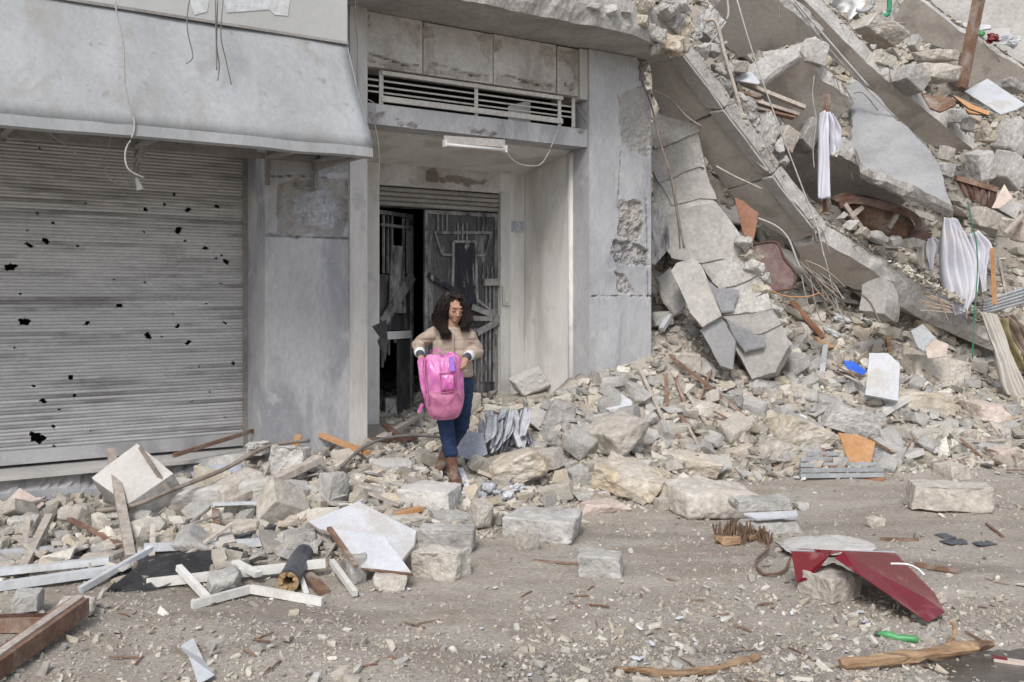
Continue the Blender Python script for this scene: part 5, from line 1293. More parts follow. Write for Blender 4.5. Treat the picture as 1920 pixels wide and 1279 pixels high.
# planks, laths and beams in the left heap
for k, (a, b, w, h, za, zb, mt, lb) in enumerate([
    ((245, 1062), (208, 935), .06, .035, .04, .34, 'wood_grey', 'grey lath standing upright before the long lintel'),
    ((40, 1082), (92, 1003), .05, .045, .01, .10, 'wood_grey', 'grey stake slanting up at the left'),
    ((-20, 1052), (100, 1042), .05, .03, .03, .03, 'aluminium', 'pale flat lath at the left edge'),
    ((130, 998), (235, 1046), .035, .02, .08, .06, 'wood_brown', 'thin reddish stick lying over the brown wedge'),
    ((408, 1025), (404, 968), .05, .02, .0, .06, 'wood_brown', 'short upright reddish lath in the left heap'),
    ((268, 992), (280, 960), .06, .02, .02, .05, 'wood_grey', 'short grey slat leaning by the cube'),
    ((430, 975), (600, 895), .10, .05, .1, .12, 'wood_grey', 'long grey board slanting up to the pillar chunk'),
    ((400, 975), (535, 970), .04, .02, .1, .1, 'aluminium', 'thin pale strip under the long board'),
    ((430, 1022), (515, 1000), .05, .02, .02, .04, 'black_plastic', 'dark flat strip in the left heap'),
    ((235, 1060), (250, 1030), .05, .03, .0, .0, 'wood_brown', 'short brown peg by the grey upright lath'),
    ((575, 1088), (608, 1115), .07, .03, .02, .0, 'wood_brown', 'short brown plank end right of the burnt pipe'),
    ((325, 902), (520, 840), .03, .03, .18, .2, 'wood_brown', 'reddish rod lying behind the long lintel'),
    ((545, 905), (560, 865), .05, .02, .15, .2, 'wood_orange', 'toothed orange lath on the pillar chunk'),
    ((600, 845), (690, 872), .06, .03, .12, .08, 'wood_orange', 'orange brown lath at the pillar foot'),
    ((712, 835), (790, 800), .06, .03, .05, .1, 'wood_grey', 'grey board in front of the doorway'),
    ((690, 850), (780, 835), .05, .03, .1, .05, 'wood_dark', 'dark charred lath left of the person'),
    ((720, 820), (760, 842), .05, .03, .1, .05, 'wood_dark', 'short charred piece at the doorway'),
    ((700, 985), (790, 965), .06, .03, .02, .03, 'wood_orange', 'reddish board under the flat pale block'),
    ((1115, 1062), (1000, 1052), .012, .012, 0, .0, 'wood_brown', 'thin twig left of the single squared block'),
    ((1715, 1062), (1800, 1075), .03, .025, .0, .0, 'wood_brown', 'brown stick behind the red sheet on the right'),
    ((1650, 1013), (1722, 1015), .02, .02, .0, .0, 'wood_brown', 'short brown stick on the empty street'),
    ((1405, 1018), (1432, 1010), .04, .03, .02, .03, 'wood_raw', 'peg beside the fibrous stump'),
    ((1255, 690), (1400, 800), .03, .03, .12, .08, 'wood_brown', 'long thin reddish lath crossing the middle heap'),
    ((1300, 790), (1335, 720), .02, .02, .05, .15, 'wood_brown', 'thin lath crossing the long reddish lath'),
    ((1485, 590), (1545, 655), .09, .03, .15, .12, 'rust_panel', 'reddish brown board below the chair back'),
    ((1535, 650), (1555, 670), .16, .02, .1, .1, 'wood_orange', 'orange square board on the heap centre'),
    ((1540, 720), (1548, 668), .06, .02, .05, .12, 'white_board', 'white flat strip under the orange square board'),
    ((1665, 650), (1672, 700), .05, .03, .1, .05, 'wood_raw', 'raw lath left of the white board on the heap'),
    ((1240, 640), (1278, 605), .06, .05, .1, .25, 'aluminium', 'pale metal profile leaning at the pillar foot'),
    ((1650, 790), (1700, 765), .10, .06, .05, .08, 'cream_frame', 'cream ribbed profile on the right heap'),
    ((1880, 1010), (1850, 985), .02, .02, 0, 0, 'wood_brown', 'small stick at the right of the street')]):
    bar_px('lath', a, b, w, h, mt, lb, 'lath', za, zb, 'laths and boards in the rubble')
# curved long rod draped over the cube and lintel
tag(MB().tube(smoothpath([G(180, 985) + UP * .1, W(250, 948, 6.7), W(320, 920, 6.8), W(420, 880, 7.2), W(500, 838, 7.55), W(580, 826, 7.8)], 6), .016, 6).build('bent_rod', 'rebar', None, True), 'long bent iron rod lying over the cube and the lintel', 'rod')
tag(MB().tube(smoothpath([G(640, 905) + UP * .12, G(690, 868) + UP * .15, G(760, 850) + UP * .15, G(850, 842) + UP * .1], 6), .014, 6).build('bent_rod', 'cable_dark', None, True), 'dark rod lying left of the boots', 'rod')
# things on the right heap
px_slab('white_board', [(1630, 662), (1665, 662), (1688, 682), (1684, 752), (1622, 740)], W(1655, 710, 10.75), (-.15, -.8, .6), .04, 'white_board', 'clean white board standing out on the right heap', 'board', jag=.004, edge_mat='white_board')
px_slab('orange_board', [(1572, 812), (1605, 815), (1640, 830), (1632, 862), (1610, 897), (1590, 858)], W(1605, 855, 9.55), (-.1, -.9, .4), .02, 'wood_orange', 'torn orange brown fibreboard at the edge of the right heap', 'board', jag=.01, step=.03, edge_mat='wood_orange')
px_slab('orange_board', [(1605, 905), (1640, 890), (1662, 895), (1650, 910), (1625, 922)], W(1635, 905, 9.15), (-.1, -.5, .85), .02, 'rust_panel', 'small reddish fibreboard scrap on the street below the torn board', 'board', jag=.008, step=.03, edge_mat='rust_panel')
for k in range(5):
    bar_px('radiator_tube', (1500, 868 + k * 8), (1655, 866 + k * 8), .045, .035, 'pipe_grey', ['rearmost', 'second', 'middle', 'fourth', 'front'][k] + ' grey tube of the flattened radiator under the orange board', 'tube', .02 + .012 * (4 - k), .02 + .012 * (4 - k), 'tubes of the flattened radiator')
bl = px_slab('blue_scrap', [(1582, 676), (1600, 678), (1625, 695), (1618, 703), (1590, 690)], W(1600, 688, 10.9), (0, -.7, .7), .012, 'blue_plastic', 'bright blue plastic scrap left of the white board', 'plastic', jag=.008, step=.03, edge_mat='blue_plastic')
px_slab('white_tile', [(1115, 755), (1165, 738), (1185, 752), (1188, 765), (1155, 775)], W(1150, 755, 9.5), (0, -.6, .8), .02, 'white_board', 'white tile with a brown corner on the middle heap', 'tile', jag=.004, edge_mat='white_board')
px_slab('white_tile', [(1395, 962), (1494, 957), (1496, 966), (1420, 972)], W(1445, 964, 7.2), (0, -.2, 1), .02, 'white_board', 'white tile between the stacked concrete plates', 'tile', jag=.003, edge_mat='white_board')
px_slab('grey_plate', [(300, 1000), (325, 988), (362, 1025), (345, 1030)], W(330, 1010, 6.45), (-.2, -.6, .8), .02, 'blue_plate', 'slate grey plate shard in the left heap', 'plate', jag=.005, step=.03, edge_mat='greystone')
px_slab('blue_grey_sheet', [(858, 825), (880, 808), (905, 812), (912, 850), (885, 862), (862, 855)], W(885, 838, 8.5), (-.1, -.8, .6), .01, 'blue_plate', 'blue grey sheet right of the trousers legs', 'sheet', jag=.01, step=.04, edge_mat='blue_plate')
px_slab('blue_grey_sheet', [(358, 885), (400, 872), (455, 872), (455, 895), (365, 905)], W(400, 890, 7.4), (-.2, -.8, .5), .02, 'blue_plate', 'blue grey sheet between cube and pillar chunk', 'sheet', jag=.005, edge_mat='blue_plate')
for k, (a, b, lb) in enumerate([((1580, 612), (1560, 580), 'white sheet of paper under the lowest slab end'), ((1560, 640), (1535, 618), 'white paper scraps heaped below the rebar tangle'), ((1625, 618), (1600, 606), 'crumpled white paper right of the rebar tangle')]):
    p = G(*a); V, Fc = hull_mesh((.26, .16, .05), 700 + k, 4, .7, 2, .12)
    tag(mk('paper_scrap', put(V, p + UP * .04, (20, 15, 30 * k)), Fc, 'paper'), lb, 'paper', 'paper on the heap')
px_slab('printed_board', [(1735, 655), (1752, 635), (1778, 645), (1775, 668), (1740, 672)], W(1757, 655, 11.2), (-.1, -.9, .3), .02, 'pinkstone', 'small printed carton below the lowest slab', 'carton', jag=.003, edge_mat='paleblock')
px_slab('ribbed_sheet', [(1708, 620), (1730, 608), (1760, 640), (1735, 660), (1722, 652)], W(1732, 635, 11.3), (-.2, -.8, .4), .015, 'pipe_grey', 'dark grey ribbed sheet left of the printed carton', 'sheet', jag=.006, edge_mat='pipe_grey')
# crumpled plastic film beside the person
pf = thing('crumpled_film', 'crumpled grey plastic film lying between the person and the boulders', 'plastic film', G(950, 850))
rng = random.Random(9)
for k in range(24):
    x = 905 + (k % 12) * 7.5 + rng.uniform(-6, 6); y0 = 772 + rng.uniform(-8, 40); y1 = y0 + rng.uniform(30, 62)
    Y = G(x, 855)[1] - .08 + rng.uniform(-.12, .12); w = rng.uniform(4, 9); sk = rng.uniform(-16, 16)
    cloth('film_fold', [W(x - w, y0, Y + .2), W(x - w * 1.3 + sk * .5, (y0 + y1) / 2, Y + .05), W(x - w + sk, y1, Y - .05)], [W(x + w, y0 + rng.uniform(-6, 10), Y + .15), W(x + w * 1.4 + sk * .4, (y0 + y1) / 2, Y), W(x + w + sk, y1 - rng.uniform(0, 12), Y - .08)], 'plastic_film', 10, 8, 1.3, .03, 30 + k, pf)
pf2 = thing('film_scrap', 'small crumple of bluish film in front of the big boulder', 'plastic film', G(930, 940))
for k in range(6):
    x = 880 + k * 18; p = G(x, 935 + 8 * math.sin(k * 2))
    V, Fc = hull_mesh((.14, .1, .05), 730 + k, 3, .6, 3, .16)
    mk('film_fold', put(V, p + UP * .01, (10, 10, 40 * k)), Fc, 'plastic_film', pf2)
# fibrous stump of dry palm wood
fs = thing('fibrous_stump', 'dark fibrous splintered stump standing beside the stacked plates', 'stump', G(1385, 1022))
c = G(1385, 1020)
m = MB(); rng = random.Random(4)
for k in range(130):
    x = c[0] + rng.uniform(-.14, .22); y = c[1] + rng.uniform(-.03, .18)
    h = rng.uniform(.06, .17) * (1 - .5 * abs(x - c[0]) / .2)
    z = float(gz(x, y))
    m.bar((x, y, z - .01), (x + rng.uniform(-.03, .03), y + rng.uniform(-.03, .03), z + max(.04, h)), .010, .007)
m.build('fibres', 'fibre', fs)
V, Fc = hull_mesh((.16, .1, .07), 741, 6, .8, 3, .05)
mk('bark_piece', put(V, c + np.array([-.08, -.02, 0]), (0, 0, 20)), Fc, 'wood_raw', fs)
lump_beam('bark_strip', [G(1432, 1008) + UP * .08, G(1440, 1040) + UP * .05, G(1418, 1062) + UP * .03, G(1432, 1082) + UP * .02, G(1468, 1080) + UP * .03, G(1482, 1062) + UP * .05], .010, 'fibre', 'curled strip of dark bark left of the red sheet', 'bark', 7)
# flat dark plastic on the right of the street
for k, (x, y) in enumerate([(1790, 1018), (1845, 1022), (1775, 1008)]):
    p = G(x, y); V, Fc = hull_mesh((.22 - .05 * k, .15, .014), 750 + k, 5, .6, 3, .03)
    tag(mk('plastic_scrap', put(V, p, (0, 0, 15)), Fc, 'black_plastic'), ['flat dark plastic sheet on the right of the street', 'dark plastic sheet right of its twin on the street', 'small dark plastic bit behind the dark sheets'][k], 'plastic')
# ------------------------------------------------------------------ the person with the backpack
GP = W(848, 900, 8.05)
GP[2] = max(GP[2], float(gz(GP[0], GP[1] - .1)) + .0)
PS = F / 8.05
def Lp(px, py, y=0.0):
    """photo pixel -> body space (metres, y towards the house)"""
    return np.array([(px - 848) / PS, y, (900 - py) / PS])
_ico = None
def ico():
    global _ico
    if _ico is None:
        bm = bmesh.new(); bmesh.ops.create_icosphere(bm, subdivisions=2, radius=1)
        _ico = (np.array([v.co[:] for v in bm.verts]), [[v.index for v in f.verts] for f in bm.faces]); bm.free()
    return _ico
class Blob:
    def __init__(s): s.m = MB()
    def ell(s, c, r, rot=(0, 0, 0)):
        V, Fc = ico(); s.m.add(V * np.array(r) @ rotm(*rot).T + np.array(c), Fc); return s
    def chain(s, pts, rad, n=7):
        for (a, b, ra, rb) in zip(pts[:-1], pts[1:], rad[:-1], rad[1:]):
            for k in range(n + 1):
                f = k / n; p = np.array(a) * (1 - f) + np.array(b) * f; r = np.array(ra) * (1 - f) + np.array(rb) * f
                r = r if r.ndim else (r, r, r)
                s.ell(p, r)
        return s
    def build(s, name, mt, parent, vox=.008, smooth=4, wr=None):
        V = np.array(s.m.V) + GP
        me = bpy.data.meshes.new('tmp'); me.from_pydata(V.tolist(), [], s.m.F)
        ob = bpy.data.objects.new('tmp', me); COL.objects.link(ob)
        md = ob.modifiers.new('r', 'REMESH'); md.mode = 'VOXEL'; md.voxel_size = vox
        if smooth:
            sm = ob.modifiers.new('s', 'SMOOTH'); sm.iterations = smooth; sm.factor = .5
        dg = bpy.context.evaluated_depsgraph_get(); dg.update()
        ev = ob.evaluated_get(dg)
        m2 = bpy.data.meshes.new_from_object(ev)
        n = len(m2.vertices); co = np.zeros(n * 3); m2.vertices.foreach_get('co', co); co = co.reshape(-1, 3)
        no = np.zeros(n * 3); m2.vertices.foreach_get('normal', no); no = no.reshape(-1, 3)
        if wr: co = co + no * wr(co - GP)[:, None]
        Fc = [list(p.vertices) for p in m2.polygons]
        bpy.data.objects.remove(ob); bpy.data.meshes.remove(me); bpy.data.meshes.remove(m2)
        return mk(name, co, Fc, mt, parent, True)

PE = thing('person', 'person in beige padded jacket stepping over rubble, holding a pink backpack', 'person', GP)
sR, sL = Lp(805, 630, .03), Lp(880, 630, .03)             # shoulders (image left, image right)
eR, eL = Lp(782, 648, .10), Lp(893, 660, .10)
wR, wL = Lp(791, 664, -.15), Lp(876, 668, -.15)
hipR, hipL = np.array([-.075, .05, .76]), np.array([.085, .06, .76])
knR, knL = Lp(836, 790, -.05), Lp(864, 800, .10)           # front leg, rear leg crossing behind
anR, anL = Lp(851, 880, -.08), Lp(826, 868, .24)
neck = Lp(846, 612, .02); head = Lp(853, 579, -.015)
body = Blob()
# head turned to image right and bowed
HR = (15, 0, 20)
def HL(x, y, z):
    return head + np.array([x, y, z]) @ rotm(*HR).T
body.ell(HL(0, .018, .03), (.072, .088, .082), HR).ell(HL(0, -.02, -.02), (.060, .070, .082), HR).ell(HL(0, -.045, -.075), (.034, .036, .03), HR)
body.ell(HL(0, -.092, -.018), (.011, .016, .022), HR).ell(HL(0, -.101, -.030), (.014, .012, .010), HR)
body.ell(HL(-.03, -.060, -.030), (.022, .018, .024), HR).ell(HL(.03, -.060, -.030), (.022, .018, .024), HR).ell(HL(0, -.070, .03), (.042, .014, .016), HR)
for s_ in (-1, 1): body.ell(HL(.070 * s_, .012, -.01), (.009, .018, .028), HR)
body.chain([HL(0, .01, -.06), neck - np.array([0, 0, .03])], [.048, .052])
body.chain([neck - np.array([0, -.03, .08]), np.array([0, .05, 1.0]), np.array([0, .06, .78])], [(.08, .045, .05), (.105, .075, .08), (.12, .09, .09)])
for sh_, el_, wr_ in ((sR, eR, wR), (sL, eL, wL)):
    body.chain([neck - np.array([0, -.03, .08]), sh_ + np.array([0, .01, -.01]), el_, wr_], [.045, .036, .032, .024])
for hp_, kn_, an_ in ((hipR, knR, anR), (hipL, knL, anL)):
    body.chain([hp_, kn_, an_], [.075, .05, .030])
# hands: palm, four curled fingers and a thumb
def hand(w, side):
    d = np.array([-.25 * side, -.55, -.55]) * 1.0
    d /= np.linalg.norm(d)
    pc = w + d * .045
    body.chain([w, pc, w + d * .075], [.022, (.030, .022, .026), (.030, .018, .022)], 4)
    across = np.array([.85 * 1, -.2, .35 * side]); across /= np.linalg.norm(across)
    for k, ln in enumerate((.030, .034, .032, .025)):
        b = w + d * .080 + across * (-.026 + .0175 * k) + np.array([0, -.012, 0])
        body.chain([b, b + d * ln + np.array([0, -.010, 0]), b + d * ln * 1.2 + np.array([0, .018, -.022]), b + d * ln * .9 + np.array([0, .030, -.030])], [.0095, .009, .008, .007], 3)
    tb = w + d * .03 - across * .028 * side
    body.chain([tb, tb + d * .03 - across * .014 * side + np.array([0, -.012, 0]), tb + d * .055 - across * .008 * side + np.array([0, -.010, 0])], [.0115, .010, .008], 3)
hand(wR, -1); hand(wL, 1)
BD = body.build('body', 'skin', PE, .0045, 2)
# facial features
def feat(nm, mt, items):
    m = MB(); V, Fc = ico()
    for c, r, e in items: m.add(V * np.array(r) @ rotm(0, 0, 0).T @ rotm(*HR).T + HL(*c) + GP, Fc)
    return m.build(nm, mt, BD, True)
for s_ in (-1, 1):
    feat('eyelid', 'skin', [((.029 * s_, -.074, .004), (.0155, .009, .0085), 0)])
    feat('eyelashes', 'hair', [((.029 * s_, -.0805, -.0035), (.0150, .005, .0020), 0)])
    feat('eyebrow', 'hair', [((.030 * s_, -.0885, .026), (.020, .005, .0038), 0)])
feat('lips', 'lips', [((0, -.0885, -.058), (.0195, .007, .0045), 0), ((0, -.087, -.065), (.016, .007, .005), 0)])
# hair: cap, side masses and long wavy locks
hr = Blob()
hr.ell(HL(0, .036, .036), (.080, .086, .074), HR).ell(HL(0, .065, -.02), (.090, .06, .10), HR)
ML = [Lp(841, 553, -.055), Lp(832, 572, -.065), Lp(825, 592, -.055), Lp(826, 608, -.06), Lp(836, 622, -.085)]
MR = [Lp(862, 555, -.045), Lp(870, 570, -.045), Lp(875, 588, -.035), Lp(878, 603, -.045), Lp(872, 612, -.06)]
hr.chain(ML, [.036, .044, .050, .044, .024], 6).chain(MR, [.026, .026, .032, .032, .020], 6)
hr.chain([Lp(850, 584, .05), Lp(850, 602, .07)], [.080, .085], 4)
HRO = hr.build('hair', 'hair', PE, .006, 2, wr=lambda p: .008 * vn(p * np.array([3, 3, .7]), 30, 3) + .004 * vn(p * np.array([3, 3, .6]), 70, 5))
m = MB(); rng = random.Random(3)
def strands(line, rad, n, tail):
    for k in range(n):
        a = rng.uniform(0, 6.28); q_ = rng.uniform(.75, 1.12); ph = rng.uniform(0, 6.28); wv = rng.uniform(.004, .016)
        pts = []
        for i, (c, r) in enumerate(zip(line, rad)):
            pts.append(c + np.array([math.cos(a), math.sin(a) * .9, 0]) * r * q_ + np.array([math.sin(ph + i * 2.4), math.cos(ph + i * 1.9), 0]) * wv * min(1, i / 2))
        pts.append(pts[-1] + np.array([rng.uniform(-.02, .02), rng.uniform(-.02, .01), -rng.uniform(.01, tail)]))
        path = smoothpath(pts, 4); rr = rng.uniform(.0012, .0030)
        m.tube([p + GP for p in path], [rr * (1 - .8 * (i / (len(path) - 1)) ** 2) for i in range(len(path))], 4, cap=False)
top = HL(.012, -.048, .098)
crown = HL(.005, .02, .122)
strands([top] + ML, [.012, .036, .046, .052, .048, .034], 420, .07)
strands([top] + MR, [.012, .026, .028, .034, .035, .028], 300, .05)
strands([top, HL(0, .10, .08), HL(0, .13, -.02), Lp(850, 600, .10)], [.03, .07, .085, .09], 200, .06)
for k in range(420):
    a = rng.uniform(0, 6.28); fx, fy = math.sin(a), math.cos(a)
    front = fy < -.35
    pts = []
    for th in ((4, 22, 42, 58) if front else (4, 30, 60, 88, 108)):
        q_ = R(th); e = rng.uniform(1.0, 1.05)
        sx = fx if not front else (fx * .6 + (.55 if fx > .15 else -.55) * th / 58)
        pts.append(HL(sx * math.sin(q_) * .082 * e, .030 + fy * math.sin(q_) * .090 * e, .037 + math.cos(q_) * .077 * e) + np.array([rng.uniform(-.003, .003), 0, 0]))
    if not front: pts.append(pts[-1] + np.array([fx * .02, fy * .02, -rng.uniform(.03, .12)]))
    path = smoothpath(pts, 3); rr = rng.uniform(.0016, .003)
    m.tube([p + GP for p in path], [rr * (1 - .6 * (i / (len(path) - 1)) ** 2) for i in range(len(path))], 4, cap=False)
m.build('hair_locks', 'hair', HRO, True)
# jacket: torso with hem, collar, two padded sleeves
jk = Blob()
jk.chain([neck + np.array([0, .02, -.035]), np.array([-.005, .05, 1.13]), np.array([-.01, .06, .98]), np.array([.0, .065, .84])], [(.125, .085, .05), (.155, .11, .08), (.165, .125, .08), (.175, .13, .03)], 8)
jk.chain([neck + np.array([-.03, .03, -.02]), sR, eR, wR + (eR - wR) * .32], [.048, .056, .054, .048], 9)
jk.chain([neck + np.array([.03, .03, -.02]), sL, eL, wL + (eL - wL) * .32], [.048, .056, .054, .048], 9)
jk.chain([neck + np.array([-.05, -.01, -.03]), neck + np.array([0, .05, .0]), neck + np.array([.05, -.01, -.03])], [.03, .04, .03], 5)
jk.build('jacket', 'jacket', PE, .008, 5, wr=lambda p: .003 - .005 * np.exp(-(((p[:, 2] + .014 * vn(p, 7, 2)) % .078 - .039) / .008) ** 2) + .007 * vn(p, 13, 4) + .003 * vn(p * np.array([1, 1, 2.2]), 26, 6))
zp = [np.array([.01 + .003 * math.sin(f * 6), -.075 - .012 * math.sin(f * 3), 1.20 - .36 * f]) for f in np.linspace(0, 1, 8)]
MB().tube([p + GP for p in zp], .006, 6).build('zip', 'jacket', PE, True)
for e_, w_ in ((eR, wR), (eL, wL)):
    c = Blob().chain([w_ + (e_ - w_) * .34, w_ + (e_ - w_) * .24], [.047, .045], 5); c.build('cuff', 'cuff_white', PE, .007, 2)
    c = Blob().chain([w_ + (e_ - w_) * .26, w_ + (e_ - w_) * .0], [.038, .031], 5); c.build('inner_sleeve', 'sleeve_dark', PE, .006, 2)
# jeans
tr_ = Blob()
tr_.chain([np.array([.0, .06, .82]), np.array([.005, .055, .74])], [(.15, .11, .05), (.155, .115, .06)], 4)
tr_.chain([hipR, knR, anR + (knR - anR) * .38], [.092, .070, .060], 10)
tr_.chain([hipL, knL, anL + (knL - anL) * .38], [.094, .068, .056], 10)
tr_.build('jeans', 'jeans', PE, .008, 4, wr=lambda p: .006 * vn(p * np.array([1, 1, 2.0]), 22, 4) + .003 * vn(p, 45, 7))
# ankle boots
for an_, kn_, toe in ((anR, knR, Lp(860, 898, -.20)), (anL, knL, Lp(820, 884, .12))):
    bt_ = Blob()
    bt_.chain([an_ + (kn_ - an_) * .46, an_ + (kn_ - an_) * .12, an_, an_ + np.array([0, .02, -.045])], [.050, .044, .042, .044], 6)
    bt_.chain([an_ + np.array([0, -.01, -.04]), toe], [(.044, .05, .040), (.042, .045, .026)], 6)
    bo = bt_.build('boot', 'boot', PE, .007, 3, wr=lambda p: .004 * vn(p, 40, 2))
    so = Blob(); so.chain([an_ + np.array([0, .03, -.085]), toe + np.array([0, -.01, -.022])], [(.044, .04, .012), (.044, .042, .012)], 7)
    so.build('sole', 'wood_dark', bo, .006, 1)

# ---- pink backpack held in front of the body
BPt = thing('backpack', 'shiny pink school backpack held by the person at waist height', 'backpack', Lp(838, 780, -.27) + GP)
def rbox(pts_px, y0, y1, n=12, bulge=.05, sub=26, seed=1):
    """soft bag body: rounded outline in the picture plane, swelling forward"""
    out = smoothpath([Lp(x, y, 0) for x, y in pts_px] + [Lp(*pts_px[0], 0)], 6)[:-1]
    c = np.mean(out, 0); V = []; Fc = []; m_ = len(out)
    lay = [(y1, .80), (y1 - .02, .95), (y1 - (y1 - y0) * .4, 1.02), (y0 + (y1 - y0) * .25, 1.0), (y0 + .02, .93), (y0 - bulge * .4, .78), (y0 - bulge * .75, .5), (y0 - bulge, .2)]
    for yy, sc in lay:
        for p in out: V.append(c + (p - c) * sc + np.array([0, yy, 0]))
    V.append(c + np.array([0, y0 - bulge * 1.05, 0]))
    for r in range(len(lay) - 1):
        for i in range(m_): Fc.append([r * m_ + i, r * m_ + (i + 1) % m_, (r + 1) * m_ + (i + 1) % m_, (r + 1) * m_ + i])
    l = (len(lay) - 1) * m_
    for i in range(m_): Fc.append([l + i, l + (i + 1) % m_, len(V) - 1])
    Fc.append(list(range(m_))[::-1])
    V = np.array(V)
    V = V + np.array([.3, -1, .3]) * (.017 * fbm(V * np.array([1.8, 1, .8]), 13, seed, 3))[:, None]
    return V + GP, Fc
def soft(nm, px, y0, y1, mt, bulge, seed):
    V, Fc = rbox(px, y0, y1, bulge=bulge, seed=seed)
    o = mk(nm, V, Fc, mt, BPt, True)
    md = o.modifiers.new('sub', 'SUBSURF'); md.levels = 1; md.render_levels = 1
    return o
soft('main_bag', [(797, 676), (806, 663), (822, 661), (832, 667), (842, 662), (858, 661), (868, 676), (871, 705), (872, 735), (868, 762), (858, 778), (835, 781), (813, 776), (801, 752), (797, 715)], -.26, -.12, 'pink_satin', .05, 3)
soft('lower_panel', [(806, 728), (835, 724), (868, 727), (871, 745), (866, 766), (857, 777), (834, 780), (814, 775), (804, 752)], -.31, -.25, 'pink_dusty', .03, 5)
pk = soft('front_pocket', [(829, 694), (836, 691), (853, 692), (858, 698), (860, 722), (856, 729), (836, 730), (830, 724)], -.325, -.27, 'pink_satin', .025, 7)
MB().tube([Lp(x, y, -.335) + GP for x, y in [(829, 695), (854, 692), (860, 726), (833, 730), (829, 695)]], .005, 6).build('pocket_piping', 'pink_dusty', pk, True)
soft('side_panel', [(788, 672), (797, 668), (803, 690), (806, 735), (808, 752), (800, 745), (792, 715)], -.27, -.17, 'pink_satin', .025, 9)
MB().tube([p + GP for p in smoothpath([Lp(803, 668, -.27), Lp(802, 690, -.305), Lp(808, 730, -.315), Lp(811, 752, -.31)], 5)], .007, 6).build('seam_piping', 'pink_dusty', BPt, True)
MB().tube([p + GP for p in smoothpath([Lp(858, 664, -.28), Lp(864, 690, -.31), Lp(866, 722, -.315), Lp(870, 742, -.31)], 5)], .006, 6).build('seam_piping', 'pink_dusty', BPt, True)
V = [Lp(846, 665, -.315), Lp(855, 664, -.31), Lp(857, 690, -.335), Lp(847, 690, -.338)]
solid_sheet('purple_stripe', [p + GP for p in V], [(0, 1, 2, 3)], 'purple_trim', .012, BPt)
for pts in ([(815, 664), (812, 656), (820, 652), (830, 658), (834, 668)], [(838, 668), (843, 660), (852, 659), (858, 664)]):
    MB().tube([Lp(x, y, -.20) + GP for x, y in pts], .010, 6).build('strap_loop', 'pink_satin', BPt, True)
MB().bar(Lp(797, 752, -.22) + GP, Lp(790, 768, -.24) + GP, .035, .012).build('strap_end', 'pink_satin', BPt)
# ------------------------------------------------------------------ loose rubble spread over the heap
LM = [(245, 900, 'the tipped concrete cube'), (390, 935, 'the long broken lintel'), (550, 870, 'the chunk at the left pillar'), (610, 930, 'the pyramid shaped stone'), (60, 1000, 'the left end of the step'),
      (110, 1090, 'the pale window frame'), (300, 1020, 'the brownish boulder on the left'), (470, 1040, 'the black insect mesh'), (680, 1000, 'the broken white boards'), (800, 930, 'the flat pale block'),
      (740, 830, 'the doorway'), (850, 880, 'the boots'), (940, 800, 'the crumpled film'), (960, 880, 'the big boulder by the person'), (990, 715, 'the slab piece by the door'), (1050, 780, 'the standing grey stone'),
      (1180, 700, 'the right pillar'), (1150, 760, 'the white tile'), (1190, 900, 'the largest yellow boulder'), (1340, 930, 'the broad flat boulder'), (1020, 990, 'the hollowed block'), (1130, 1060, 'the single squared block'),
      (1300, 860, 'the yellow topped block'), (1290, 680, 'the sand covered block'), (1420, 660, 'the leaning wall'), (1330, 750, 'the long reddish lath'), (1510, 820, 'the diagonal limestone'), (1560, 640, 'the paper scraps'),
      (1600, 690, 'the blue scrap'), (1655, 710, 'the clean white board'), (1605, 850, 'the torn orange board'), (1580, 880, 'the flattened radiator'), (1770, 690, 'the broad beige slab piece'), (1740, 790, 'the rough beige stone'),
      (1880, 780, 'the foot of the curtain'), (1800, 930, 'the long block on the street'), (1440, 980, 'the stacked plates'), (1620, 1080, 'the red sheet'), (1680, 1200, 'the green bottle'), (1700, 1250, 'the splintered beam'),
      (1290, 1262, 'the bent branch'), (370, 1250, 'the folded white strip'), (80, 1230, 'the door frame timber'), (540, 1090, 'the burnt pipe end'), (440, 1130, 'the bent cream bar'), (1550, 300, 'the white trousers'),
      (1680, 290, 'the pale tipped slab'), (1630, 420, 'the curved headboard'), (1800, 500, 'the hanging sheet'), (1810, 120, 'the wooden post'), (1860, 190, 'the flat white board high up'), (1440, 90, 'the smooth beige slab underside'),
      (1500, 200, 'the folded slab'), (1560, 60, 'the top of the longest slab'), (1400, 330, 'the long lower slab'), (1600, 20, 'the crushed basin'), (1850, 380, 'the broken cabinet'), (1850, 330, 'the concrete blocks at the right edge'), (1640, 530, 'the lath bundle'), (700, 1180, 'the empty street middle'), (1000, 1200, 'the street front')]
def near_label(px, py):
    best = min(LM, key=lambda q: (q[0] - px) ** 2 + 1.4 * (q[1] - py) ** 2)
    dx, dy = px - best[0], py - best[1]
    if abs(dx) > 1.3 * abs(dy): w = 'left of' if dx < 0 else 'right of'
    else: w = 'behind' if dy < 0 else 'in front of'
    return w + ' ' + best[2]
CW = {'greystone': 'grey', 'beigestone': 'beige', 'paleblock': 'pale', 'limestone': 'yellowish', 'pinkstone': 'pinkish'}
rs6 = np.random.default_rng(21)
WARM = np.array([1.03, .995, .93])
def visible(x, y, z):
    px = CX + F * x / y; py = HY - F * (z - CAMZ) / y
    return px, py
variants = []
for k in range(16):
    flat = (.35 if k % 3 == 0 else .75)
    V, Fc = hull_mesh((1, .8, flat), 900 + k, 6, .72 + .12 * (k % 3), 2, .03)
    me = bpy.data.meshes.new('rubble_stone'); me.from_pydata((V - [0, 0, V[:, 2].min()]).tolist(), [], Fc); variants.append(me)
vm = ['greystone', 'beigestone', 'beigestone', 'greystone', 'paleblock', 'limestone', 'greystone', 'pinkstone']
var_m = []
